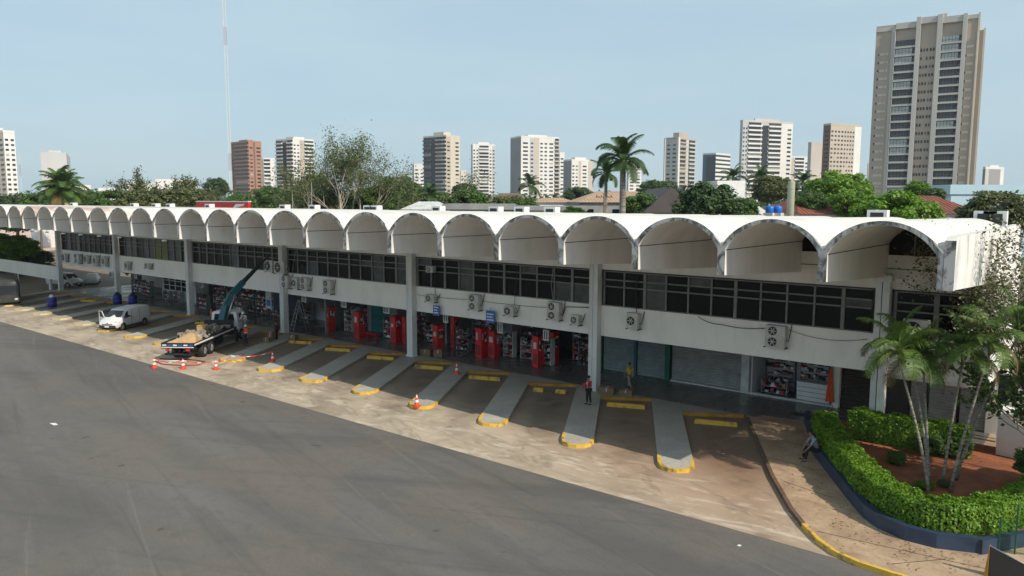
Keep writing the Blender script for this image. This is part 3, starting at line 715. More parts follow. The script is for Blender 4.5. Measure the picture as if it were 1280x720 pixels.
hsign(-33.95, 39.7, 3.60, .78, .82, 'blue_sign', 'larger blue sign on the band above the paired red kiosks')
for x, l_ in ((-57.0, 'white numbered bay sign nearest the ladder'), (-51.4, 'white numbered bay sign above the red kiosk'), (-46.0, 'white numbered bay sign just left of the white column'), (-74.5, 'white numbered bay sign above the red rack'), (-89.2, 'white numbered bay sign at the far left column')):
    hsign(x, 40.9, 2.95, .72, .55, 'white_dirty', l_)
for x, z, l_ in ((-39.1, 2.95, 'pale placard under the small blue sign'), (-33.8, 2.75, 'pale placard under the larger blue sign'), (-29.8, 2.7, 'pale hanging placard left of the second column')):
    hsign(x, 40.6, z, .5, .7, 'white_dirty', l_)

# ------------------------------------------------------------------ air conditioners
def ac_unit(x, z0, w, h, fans, label, y=39.98, depth=.36, side=1):
    t = thing('air_conditioner', label, 'air conditioner', (x, y, z0), 0, 'air conditioner units on the facade band')
    b = MB(); b.box(-w/2, w/2, -.10-depth, -.10, 0, h); b.build('housing', M['ac'], t)
    fh = h/fans
    for i in range(fans):
        cz = fh*(i+.5); r = min(fh*.40, w*.34); cx = -w*.12
        T = Matrix.Translation((cx, -.10-depth-.003, cz)) @ Matrix.Rotation(R(90), 4, 'X')
        g = MB(); g.lathe([(0, .0), (r, .0), (r, .02), (r*.94, .03), (r*.93, .012), (0, .010)], 18, 0, T); f = g.build('fan_grille', M['ac_dark'], t)
        h_ = MB(); h_.lathe([(0, .035), (r*.22, .035), (r*.22, .01)], 10, 0, T)
        for k in range(6):
            an = k*math.pi/3; T2 = T @ Matrix.Rotation(an, 4, 'Z'); h_.box(r*.2, r*.88, -.02, .02, .012, .018, 0, T2)
        h_.build('hub', M['ac'], f)
    br = MB(); br.box(-w/2-.05, -w/2+.0, -.5, 0, -.06, -.01); br.box(w/2-.0, w/2+.05, -.5, 0, -.06, -.01); br.box(-w/2, w/2, -.14, -.10, -.05, -.01)
    br.build('bracket', M['ac_dark'], t)
    br = MB(); br.tube([(w/2, -.25, h*.35), (w/2+.12, -.2, h*.3), (w/2+.14, -.05, h*.7), (w/2+.2, .0, h+.1)], .025, 6); br.build('pipe', M['cable'], t)
    return t
acs = [(-14.05, 4.35, 1.05, 1.15, 2, 'Large double fan air conditioner nearest the garden'), (-28.5, 4.35, .95, 1.15, 2, 'double fan air conditioner with a thick hose looping right, left of the second column'),
 (-32.2, 4.27, .85, .62, 1, 'white single fan air conditioner left of the looping hose unit'), (-35.4, 4.35, .95, 1.1, 2, 'grey double fan air conditioner above the larger blue sign'),
 (-39.75, 4.55, .95, .55, 1, 'small single fan air conditioner just right of the third column'), (-22.65, 4.40, .75, .95, 1, 'dark louvred air conditioner on a bracket right of the second column'),
 (-26.8, 4.2, .6, .62, 1, 'small open air conditioner touching the left of the second column'), (-51.9, 4.2, 1.0, 1.15, 2, 'white double fan air conditioner standing alone mid band'),
 (-57.9, 4.25, 1.0, 1.1, 2, 'leftmost double fan unit of the cluster right of the crane'), (-56.4, 4.28, .8, 1.0, 1, 'middle single unit of the cluster right of the crane'),
 (-55.1, 4.3, 1.0, 1.05, 2, 'right unit of the cluster right of the crane'), (-105.8, 4.15, 1.2, .95, 1, 'dark unit beside the far left column'),
 (-101.9, 4.1, 1.6, 1.15, 2, 'second unit from the far left column'), (-99.2, 4.3, 1.0, .9, 1, 'third unit from the far left column'), (-96.6, 4.1, .9, 1.2, 1, 'fourth unit from the far left column'),
 (-94.2, 4.2, .9, 1.1, 1, 'fifth unit from the far left column'), (-83.5, 4.5, 1.1, .55, 1, 'lone small unit on the band above the van'), (-88.4, 4.1, .8, .9, 1, 'unit just right of the second column from the left'), (-92.4, 2.9, .9, .7, 1, 'white unit hung under the band near the far left')]
for x, z0, w_, h_, n_, l_ in acs: ac_unit(x, z0, w_, h_, n_, l_[0].upper()+l_[1:])
ac_unit(-60.2, 5.55, 1.2, 1.05, 1, 'Pale box unit in front of the windows at the crane tip, left of a pair', 39.95)
ac_unit(-58.6, 5.50, 1.5, 1.05, 1, 'Larger pale box unit before the windows, right of the crane tip', 39.95)
ac_unit(-7.4, 5.55, 1.1, .95, 1, 'Grey unit behind the palms in front of the end windows', 39.95)
ac_unit(-39.7, 6.75, .7, .45, 1, 'small white unit high on the window band right of the third column', 39.95)
# cables along the band
def cable(name, pts, r, label, m='cable', sag=0):
    P = []
    for i in range(len(pts)-1):
        a_, b_ = Vector(pts[i]), Vector(pts[i+1])
        for k in range(8): t = k/8; p = a_.lerp(b_, t); p.z -= sag*4*t*(1-t); P.append(p)
    P.append(Vector(pts[-1])); o = MB().tube(P, r*.75, 5).build(name, M[m]); tag(o, label, 'cable', 'loose cables on the facade'); return o
cable('cable', [(-18.6, 39.9, 5.5), (-17.2, 39.9, 5.2), (-14.6, 39.9, 5.28)], .028, 'thick black cable drooping into the air conditioner nearest the garden', sag=.12)
cable('cable', [(-13.5, 39.95, 5.3), (-9.6, 39.95, 5.25)], .016, 'thin cable sagging from that unit to the first column', sag=.28)
cable('cable', [(-28.0, 39.9, 4.6), (-27.7, 39.85, 5.25), (-26.0, 39.95, 5.35)], .035, 'thick hose looping from the double fan unit to the second column')
cable('cable', [(-41.4, 39.95, 4.95), (-40.2, 39.95, 4.95), (-36.0, 39.95, 5.0), (-29.0, 39.95, 5.05)], .018, 'thin cable running along the band right of the third column', sag=.06)
cable('cable', [(-31.7, 39.93, 7.6), (-31.9, 39.9, 6.2), (-32.0, 39.93, 4.95)], .022, 'cable dropping over the windows to a single fan unit', sag=.0)
cable('cable', [(-28.8, 39.93, 7.7), (-28.9, 39.9, 6.5), (-28.75, 39.93, 5.5)], .03, 'pale conduit dropping over the windows to the looping hose unit', 'metal')
cable('cable', [(-39.6, 39.93, 6.8), (-39.55, 39.9, 5.8), (-39.5, 39.93, 5.1)], .025, 'cable dropping to the small unit right of the third column')
cable('cable', [(-22.6, 39.93, 7.6), (-22.62, 39.9, 6.5), (-22.6, 39.93, 5.35)], .03, 'conduit dropping over the windows to the dark louvred unit')
cable('cable', [(-56.6, 39.93, 7.6), (-57.0, 39.9, 6.4), (-57.2, 39.93, 5.3)], .03, 'pale pipe leaning over the windows above the unit cluster', 'metal')
cable('drain_pipe', [(-6.75, 38.8, 6.4), (-6.7, 38.8, 5.3), (-7.0, 38.8, 4.5), (-7.05, 38.8, 3.9)], .035, 'white bent drain pipe hanging behind the palms', 'white')
# small lamps under the ribs
lamp = MB(); lamp.box(-.16, .16, -.12, .12, -.12, 0); lamp.tube([(0, 0, 0), (0, 0, .2)], .02, 5)
lmp = lamp.mesh('flood_lamp', M['white'])
for n, l_ in ((14, 'seventh'), (16, 'sixth'), (17, 'fifth'), (18, 'fourth'), (19, 'third'), (20, 'second'), (21, 'first')):
    o = link('flood_lamp', lmp); o.location = (X0-n*W_+.1, 31.2, 8.68); tag(o, 'small white floodlight under the vault ribs, %s one counted from the far left column' % l_, 'floodlight', 'floodlights under the vault ribs')
for x, z in ((-8.25, 8.35), (-7.1, 8.1)):
    o = link('flood_lamp', lmp); o.location = (x, 39.75, z); tag(o, 'small white wall lamp beside the top of the first column, %s of the two' % ('left' if x < -8 else 'right'), 'wall lamp', 'lamps beside the first column')
# roof boxes
rb_px = [(195, 255), (213, 257), (262, 255), (356, 257), (393, 258), (620, 263), (652, 263), (690, 263), (92, 252), (168, 256), (462, 262), (470, 262), (548, 262), (1098, 265), (1233, 262), (1245, 264)]
rbm = MB(); rbm.box(-.5, .5, -.35, .35, 0, .95); rbm.box(-.33, .33, -.37, -.351, .15, .8, 1); rbm.box(-.55, -.4, -.3, .3, -.05, 0); rbm.box(.4, .55, -.3, .3, -.05, 0)
rbmesh = rbm.mesh('roof_unit', [M['white'], M['ac_dark']])
rl = ['fourth', 'fifth', 'large one left of the red parapet', 'at the right end of the red parapet', 'right of the red parapet', 'left of the bare brown roof house', 'behind the brown roof tree', 'left of the peach roof', 'beside the left palm', 'beneath the flat topped tree',
      'left of a joined pair before the pale tree', 'right of a joined pair before the pale tree', 'in front of the pale low house', 'beside the bright green tree', 'far right, left of two', 'far right, right of two']
for (px, py), l_ in zip(rb_px, rl):
    d = FWD + RGT*((px-640)/CAM_F) - UPV*((py-360)/CAM_F); p = CAM + d*(51.5/d.y)
    o = link('rooftop_unit', rbmesh); o.location = (p.x, 51.5, 10.55); o.scale = (1.15, 1, 1.0)
    tag(o, 'white rooftop air conditioner behind the vaults, ' + l_, 'rooftop unit', 'rooftop units behind the vaults')
rw_ = MB(); rw_.box(-178, -4.9, 50.6, 53.4, 10.2, 10.55)
tag(rw_.build('rear_roof_slab', M['white_dirty']), 'flat rear roof slab behind the white vaults', 'roof slab')
# red parapet
rp = thing('red_parapet', 'long bright red parapet with a white arrow shape rising behind the vault roof', 'parapet', (-90, 56, 0))
MB().box(-12.5, 0.5, 0, .4, 9, 11.75).build('panel', mat('bright_red_paint', (.80, .015, .02), .5, .3, .3), rp)
MB().box(-12.6, .6, -.05, .45, 11.75, 11.86).build('cap', M['white'], rp)
q = MB(); q.add([(-3.2, -.02, 10.9), (-.6, -.02, 11.25), (-.2, -.02, 11.5), (-2.4, -.02, 11.5)], [(0, 1, 2, 3)]); q.build('arrow_mark', M['white'], rp)
# ================================================================== VEHICLES
M['van_paint'] = mat('white_van_paint', (.70, .71, .71), .28, .08, 1, coords='obj')
M['car_glass'] = mat('car_glass', (.02, .025, .03), .05)
M['plastic'] = mat('dark_bumper_plastic', (.03, .03, .032), .6)
M['lamp_glass'] = mat('headlight_glass', (.55, .56, .58), .15)
M['rim_steel'] = mat('wheel_rim_steel', (.42, .42, .42), .4, metal=.6)
def wheel(parent, x, y, r, w, side, rimm='rim_steel'):
    T = Matrix.Translation((x, y, r)) @ Matrix.Rotation(R(90)*side, 4, 'Y')
    g = MB(); g.lathe([(r*.55, -w/2), (r*.93, -w/2), (r, -w*.38), (r, w*.38), (r*.93, w/2), (r*.55, w/2)], 22, 0, T); o = g.build('wheel', M['black'], parent)
    g = MB(); g.lathe([(0, w*.35), (r*.2, w*.42), (r*.5, w*.36), (r*.58, w*.49), (r*.58, -w*.4)], 18, 0, T)
    for k in range(5):
        g.box(r*.22, r*.52, -r*.07, r*.07, w*.38, w*.45, 0, T @ Matrix.Rotation(k*2*math.pi/5, 4, 'Z'))
    g.build('rim', M[rimm], o); return o
def loft(secs, nside=None):
    """secs: list of (y, [(x,z)...] right half from bottom centre to top centre)"""
    mb = MB(); n = len(secs[0][1]); ring = []
    for y, pts in secs:
        full = [(x, y, z) for x, z in pts] + [(-x, y, z) for x, z in pts[::-1]]
        ring.append(full)
    k = len(ring[0]); vs = [p for r_ in ring for p in r_]
    fs = [(i*k+j, (i+1)*k+j, (i+1)*k+(j+1) % k, i*k+(j+1) % k) for i in range(len(ring)-1) for j in range(k)]
    mb.add(vs, fs, 0, False); o = 0
    mb.f.append(tuple(range(k))); mb.m.append(0); mb.sm.append(False)
    mb.f.append(tuple(range((len(ring)-1)*k, len(ring)*k))[::-1]); mb.m.append(0); mb.sm.append(False)
    return mb
def bevel(o, w, seg=2, angle=35):
    b = o.modifiers.new('bevel', 'BEVEL'); b.width = w; b.segments = seg; b.limit_method = 'ANGLE'; b.angle_limit = R(angle)
    for p in o.data.polygons: p.use_smooth = True
    return o
def van(loc, rz, label, paint='van_paint', door_open=True, group=None, name='delivery_van', cat='van'):
    t = thing(name, label, cat, loc, rz, group)
    def sec(y, zb_, zbelt, ztop, hw, rw):
        return (y, [(0, zb_), (hw*.92, zb_), (hw, zb_+.18), (hw+.02, (zb_+zbelt)/2+.05), (hw, zbelt), ((hw+rw)/2+.02, (zbelt+ztop)/2), (rw, ztop-.06), (rw-.10, ztop), (0, ztop+.02)])
    s = [sec(0.0, .42, 1.05, 1.74, .86, .74), sec(.10, .34, 1.10, 1.88, .93, .82), sec(1.2, .32, 1.12, 1.93, .95, .84), sec(2.6, .32, 1.12, 1.93, .95, .84), sec(3.15, .32, 1.12, 1.88, .95, .82),
         sec(3.45, .32, 1.10, 1.78, .95, .76), sec(4.18, .32, 1.08, 1.20, .94, .84), sec(4.70, .32, .92, 1.02, .90, .80), sec(4.92, .38, .74, .84, .82, .72), sec(4.98, .42, .66, .72, .74, .66)]
    b = loft(s).build('body', M[paint], t); bevel(b, .03)
    g = MB(); g.quad((-.70, 3.50, 1.775), (.70, 3.50, 1.775), (.80, 4.15, 1.235), (-.80, 4.15, 1.235)); g.build('windscreen', M['car_glass'], t)
    for sx in (-1, 1):
        g = MB(); X = lambda z: sx*(.965 - max(0, z-1.12)*.19)
        pts = [(X(1.16), 3.98, 1.16), (X(1.16), 2.95, 1.16), (X(1.70), 2.95, 1.68), (X(1.70), 3.42, 1.68)]
        g.add(pts, [(0, 1, 2, 3)] if sx > 0 else [(3, 2, 1, 0)]); g.build('side_window', M['car_glass'], t)
        g = MB(); g.box(*(sorted((sx*.955, sx*.975))), 2.84, 2.855, .45, 1.75); g.box(*(sorted((sx*.955, sx*.975))), 1.70, 1.715, .45, 1.75); g.box(*(sorted((sx*.965, sx*.985))), 2.55, 2.75, 1.02, 1.06); g.build('door_seam', M['plastic'], t)
        g = MB(); g.box(*(sorted((sx*.60, sx*.86))), 4.66, 4.86, .80, .93); o = g.build('headlight', M['lamp_glass'], t); bevel(o, .02)
        g = MB(); g.box(*(sorted((sx*.96, sx*1.16))), 3.72, 3.86, 1.12, 1.32); o = g.build('mirror', M['plastic'], t); bevel(o, .03)
        wheel(t, sx*.86, 4.05, .34, .22, sx); wheel(t, sx*.86, .95, .34, .22, sx)
        for yy in (4.05, .95):
            g = MB(); T = Matrix.Translation((sx*.935, yy, .34)) @ Matrix.Rotation(R(90)*sx, 4, 'Y'); g.lathe([(.30, .0), (.42, .0), (.42, .035), (.30, .03)], 22, 0, T); g.build('wheel_arch', M['plastic'], t)
    g = MB(); g.box(-.80, .80, 4.86, 5.04, .34, .60); g.box(-.95, .95, .5, 4.6, .30, .42); o = g.build('bumper', M['plastic'], t); bevel(o, .03)
    g = MB(); g.box(-.22, .22, 5.041, 5.05, .42, .54); g.build('number_plate', M['white'], t)
    g = MB(); g.box(-.5, .5, 4.93, 4.995, .66, .72); g.lathe([(0, .02), (.06, .02), (.07, 0)], 10, 0, Matrix.Translation((0, 4.96, .78)) @ Matrix.Rotation(R(-90), 4, 'X')); g.build('grille', M['plastic'], t)
    if door_open:
        T = Matrix.Translation((-.95, 3.95, 0)) @ Matrix.Rotation(R(62), 4, 'Z')
        T = Matrix.Translation((.97, 3.98, 0)) @ Matrix.Rotation(R(62), 4, 'Z')
        g = MB(); g.box(-.04, .03, -1.08, 0, .40, 1.14, 0, T); g.box(-.03, .02, -1.08, -1.0, 1.14, 1.72, 0, T); g.box(-.03, .02, -1.0, -.45, 1.66, 1.72, 0, T)
        g.add([T @ Vector(p) for p in [(-.03, 0, 1.14), (.02, 0, 1.14), (.02, -.5, 1.72), (-.03, -.5, 1.72), (-.03, -.08, 1.14), (.02, -.08, 1.14), (.02, -.55, 1.66), (-.03, -.55, 1.66)]], [(0, 1, 2, 3), (4, 7, 6, 5), (0, 3, 7, 4), (1, 5, 6, 2)])
        d = g.build('open_door', M[paint], t)
        g = MB(); g.add([T @ Vector(p) for p in [(-.005, -.08, 1.15), (-.005, -1.0, 1.15), (-.005, -1.0, 1.66), (-.005, -.52, 1.66)]], [(0, 1, 2, 3)]); g.build('door_glass', M['car_glass'], d)
    return t
vh = Vector((.5, -.866))
van((-71.75-5*vh.x, 30.1-5*vh.y, .004), R(-150), 'White panel van with its passenger door ajar, parked nose out in a bay')
van((-116.5, 41.8, .02), R(-70), 'White van seen through the passage behind the far left column', door_open=False)
# white car behind the far left column
def small_car(loc, rz, label, paint):
    t = thing('parked_car', label, 'car', loc, rz)
    def sec(y, zb_, zbelt, ztop, hw, rw): return (y, [(0, zb_), (hw*.9, zb_), (hw, zb_+.15), (hw, zbelt), (rw, ztop-.04), (rw-.1, ztop), (0, ztop+.02)])
    s = [sec(0, .35, .8, .92, .74, .66), sec(.1, .25, .9, 1.0, .82, .72), sec(.5, .22, .92, 1.08, .85, .7), sec(1.0, .22, .92, 1.42, .85, .62), sec(2.3, .22, .92, 1.46, .85, .62), sec(3.1, .22, .9, .98, .84, .74), sec(3.9, .24, .78, .84, .80, .70), sec(4.1, .35, .62, .68, .70, .6)]
    bevel(loft(s).build('body', M[paint], t), .03)
    g = MB(); g.quad((-.60, 2.36, 1.42), (.60, 2.36, 1.42), (.72, 3.04, 1.0), (-.72, 3.04, 1.0)); g.build('windscreen', M['car_glass'], t)
    for sx in (-1, 1):
        g = MB(); g.add([(sx*.855, .75, .95), (sx*.855, 2.9, .95), (sx*.66, 2.3, 1.38), (sx*.66, 1.0, 1.38)], [(0, 1, 2, 3)] if sx > 0 else [(3, 2, 1, 0)]); g.build('side_window', M['car_glass'], t)
        wheel(t, sx*.76, 3.3, .30, .2, sx); wheel(t, sx*.76, .75, .30, .2, sx)
        g = MB(); g.box(*sorted((sx*.5, sx*.72)), 3.98, 4.06, .60, .70); g.build('headlight', M['lamp_glass'], t)
    return t
small_car((-113.2, 45.6, .02), R(60), 'White car parked in the passage behind the far left column', 'van_paint')
# dark bus at the left edge
M['bus_dark'] = mat('dark_bus_paint', (.05, .055, .05), .35, .3, 1)
bs = thing('parked_bus', 'Dark bus parked nose on at the left edge below the pale parapet', 'bus', (-106.5, 33.2, .004), R(-107.5))
b = loft([(y, [(0, .45), (1.15, .45), (1.25, .7), (1.25, 2.7), (1.15, 2.95), (0, 3.0)]) for y in (0, 9.6)] + [(9.85, [(0, .5), (1.05, .5), (1.15, .8), (1.12, 2.5), (1.0, 2.75), (0, 2.8)])]).build('body', M['bus_dark'], bs); bevel(b, .06)
for sx in (-1, 1):
    for i in range(6): MB().box(*sorted((sx*1.251, sx*1.262)), .6+i*1.5, 1.95+i*1.5, 1.65, 2.5).build('side_window', M['car_glass'], bs)
    wheel(bs, sx*1.1, 7.6, .5, .3, sx); wheel(bs, sx*1.1, 2.2, .5, .3, sx)
    MB().box(*sorted((sx*.7, sx*1.0)), 9.80, 9.90, .75, .95).build('headlight', M['lamp_glass'], bs)
MB().box(-1.0, 1.0, 9.80, 9.87, 1.35, 2.4).build('windscreen', M['car_glass'], bs)

# ------------------------------------------------------------------ flatbed crane truck
tk = thing('crane_truck', 'Dark flatbed truck with a folding teal crane reaching up to the facade', 'truck', (-54.35, 27.75, .004), math.atan2(.6, .8))
M['truck_dark'] = mat('truck_dark_steel', (.022, .022, .025), .55, .4, 2)
M['crane_teal'] = mat('crane_teal_paint', (.008, .115, .14), .4, .3, 2)
M['crane_black'] = mat('crane_black_steel', (.02, .022, .024), .5)
q = MB(); q.box(-1.25, 1.25, 0, 7.4, 1.16, 1.28); q.box(-1.25, -1.19, 0, 7.4, 1.28, 1.42); q.box(1.19, 1.25, 0, 7.4, 1.28, 1.42)
q.box(-1.25, 1.25, -.04, .02, 1.0, 1.42); q.box(-1.25, 1.25, 7.36, 7.42, 1.2, 2.0)
for i in range(9): q.box(-1.2, 1.2, .3+i*.85, .42+i*.85, 1.02, 1.16)
q.build('flatbed', M['truck_dark'], tk)
q = MB(); q.box(-.5, -.35, .1, 10.6, .72, 1.0); q.box(.35, .5, .1, 10.6, .72, 1.0); q.box(-1.1, 1.1, .15, .27, .45, .6); q.box(-.9, -.8, .15, .25, .6, 1.0); q.box(.8, .9, .15, .25, .6, 1.0); q.box(-.35, .35, 2.0, 2.2, .7, .95)
q.box(.75, 1.15, 4.2, 5.4, .5, 1.0); q.box(-1.15, -.75, 4.2, 5.4, .5, 1.0); q.box(-1.1, 1.1, 7.6, 8.3, .7, 1.3); q.build('chassis', M['truck_dark'], tk)
q = MB(); q.box(-1.22, 1.22, -.06, -.042, 1.06, 1.12)
q.box(1.252, 1.262, .02, 7.3, 1.22, 1.34)
q.build('reflective_strip', M['white'], tk)
for i in range(6): MB().box(-1.15+i*.4, -.85+i*.4, -.058, -.044, 1.2, 1.3).build('rear_reflector', M['blue_sign' if i % 2 else 'white'], tk)
for sx in (-1, 1):
    MB().box(*sorted((sx*.62, sx*.92)), -.08, -.02, .82, .96).build('tail_light', M['red'], tk)
    for yy in (1.9, 3.1): wheel(tk, sx*1.0, yy, .5, .42, sx)
    wheel(tk, sx*1.05, 9.2, .5, .3, sx)
    q = MB(); q.box(*sorted((sx*.8, sx*1.22)), 1.3, 3.7, 1.02, 1.05); q.build('mudguard', M['truck_dark'], tk)
cab = loft([(8.45, [(0, .7), (1.1, .7), (1.15, 1.0), (1.15, 1.7), (1.05, 2.45), (.9, 2.55), (0, 2.6)]), (9.7, [(0, .6), (1.1, .6), (1.15, 1.0), (1.15, 1.7), (1.05, 2.45), (.9, 2.55), (0, 2.6)]), (10.35, [(0, .55), (1.1, .55), (1.15, .95), (1.14, 1.6), (1.0, 2.3), (.85, 2.42), (0, 2.45)]), (10.6, [(0, .5), (1.08, .5), (1.12, .9), (1.1, 1.45), (1.0, 1.6), (.9, 1.65), (0, 1.65)])]).build('cab', M['van_paint'], tk); bevel(cab, .04)
for sx in (-1, 1):
    q = MB(); q.add([(sx*1.16, 8.9, 1.6), (sx*1.16, 10.2, 1.6), (sx*1.065, 10.1, 2.3), (sx*1.07, 8.9, 2.35)], [(0, 1, 2, 3)] if sx > 0 else [(3, 2, 1, 0)]); q.build('side_window', M['car_glass'], cab)
    q = MB(); q.box(*sorted((sx*1.2, sx*1.38)), 10.2, 10.3, 1.5, 2.1); q.build('mirror', M['plastic'], cab)
q = MB(); q.quad((-.9, 8.44, 1.75), (.9, 8.44, 1.75), (.8, 8.44, 2.35), (-.8, 8.44, 2.35)); q.build('rear_window', M['car_glass'], cab)
# crane: base, column, main boom, jib
Ti = Matrix.Translation(Vector((-54.35, 27.75, .004))) @ Matrix.Rotation(math.atan2(.6, .8), 4, 'Z'); Tv = Ti.inverted()
def inT(p): return tuple(Tv @ Vector(p))
q = MB(); q.box(-.45, .45, 7.55, 8.25, 1.28, 1.75); q.box(-1.35, 1.35, 7.75, 7.95, .85, 1.05); q.box(1.2, 1.35, 7.7, 8.0, .1, 1.1); q.box(-1.35, -1.2, 7.7, 8.0, .1, 1.1); q.build('crane_base', M['crane_black'], tk)
def boom(name, p, q_, w0, w1, m):
    a_, b_ = Vector(p), Vector(q_); d = (b_-a_).normalized(); s = d.cross(Vector((0, 0, 1))).normalized(); u = s.cross(d)
    mb = MB(); vs = []
    for c, w in ((a_, w0), (b_, w1)): vs += [c + s*w*x_ + u*w*1.25*z_ for x_, z_ in ((-1, -1), (1, -1), (1, 1), (-1, 1))]
    mb.add(vs, [(0, 1, 5, 4), (1, 2, 6, 5), (2, 3, 7, 6), (3, 0, 4, 7), (3, 2, 1, 0), (4, 5, 6, 7)]); return mb.build(name, M[m], tk)
c0 = inT((-59.05, 34.1, 1.6)); c1 = inT((-59.35, 34.7, 3.0)); c2 = inT((-59.2, 35.2, 4.0)); c3 = inT((-59.0, 36.2, 5.0)); c4 = inT((-58.95, 37.6, 6.2)); c5 = inT((-59.4, 39.0, 7.0))
boom('crane_column', c0, c1, .27, .25, 'crane_teal'); boom('crane_boom', c1, c2, .235, .22, 'crane_teal'); boom('crane_boom', c2, c3, .20, .18, 'crane_teal'); boom('crane_jib', c3, c4, .13, .10, 'crane_black'); boom('crane_jib', c4, c5, .07, .05, 'crane_black')
q = MB(); q.tube([(Vector(c0)+Vector((.35, .1, .3))), (Vector(c2)+Vector((.3, -.1, 0)))], .06, 8); q.build('hydraulic_cylinder', M['steel'], tk)
q = MB(); q.tube([c5, (c5[0], c5[1], c5[2]-.7)], .02, 5); q.box(c5[0]-.08, c5[0]+.08, c5[1]-.05, c5[1]+.05, c5[2]-.95, c5[2]-.7); q.build('hook', M['crane_black'], tk)
# load
def onT(name, mb, m, label, cat, grp=None):
    o = mb.build(name, M[m]); o.matrix_world = Ti; return tag(o, label, cat, grp)
q = MB(); q.add([(-1.1, .15, 1.30), (.6, .15, 1.30), (1.0, .9, 1.30), (.9, 2.2, 1.30), (-1.1, 1.8, 1.30), (-.3, 1.2, 1.66), (.35, 1.5, 2.02), (.7, 1.25, 1.95), (-.9, .5, 1.42)], [(0, 1, 8), (1, 7, 8), (8, 7, 5), (5, 7, 6), (1, 2, 7), (2, 3, 7), (3, 6, 7), (3, 4, 6), (4, 5, 6), (4, 0, 8), (4, 8, 5)])
onT('sheet_pile', q, 'wood', 'pale sloping timber sheets piled at the tail of the flatbed', 'timber pile')
rr = random.Random(8)
def debris(cx, cy, n, spread, seed):
    r_ = random.Random(seed); q = MB()
    for i in range(n):
        s_ = r_.uniform(.08, .24); T = Matrix.Translation((cx+r_.gauss(0, spread*.5), cy+r_.gauss(0, spread), 1.32+r_.random()*.35)) @ Matrix.Rotation(r_.random()*6, 4, Vector((r_.random(), r_.random(), r_.random())).normalized())
        q.box(-s_, s_, -s_*.7, s_*.7, -s_*.5, s_*.5, 0, T)
    return q
onT('rubble_heap', debris(-.3, 3.4, 70, .8, 1), 'rubble', 'heap of broken rubble mid way along the flatbed', 'rubble heap')
onT('rubble_heap', debris(.1, 5.6, 80, .8, 2), 'rubble', 'taller rubble heap near the crane base on the flatbed', 'rubble heap')
q = MB(); q.box(-.6, .6, 2.35, 2.75, 1.29, 1.55); q.box(-.55, .55, 2.38, 2.72, 1.55, 1.6); onT('plaster_box', q, 'white_dirty', 'white plaster box lying across the flatbed behind the timber', 'box')
q = MB(); q.box(-.5, .2, 4.3, 4.9, 1.29, 1.95); q.box(-.52, .22, 4.28, 4.92, 1.95, 2.0); onT('crate', q, 'wood', 'brown crate standing between the rubble heaps on the flatbed', 'crate')

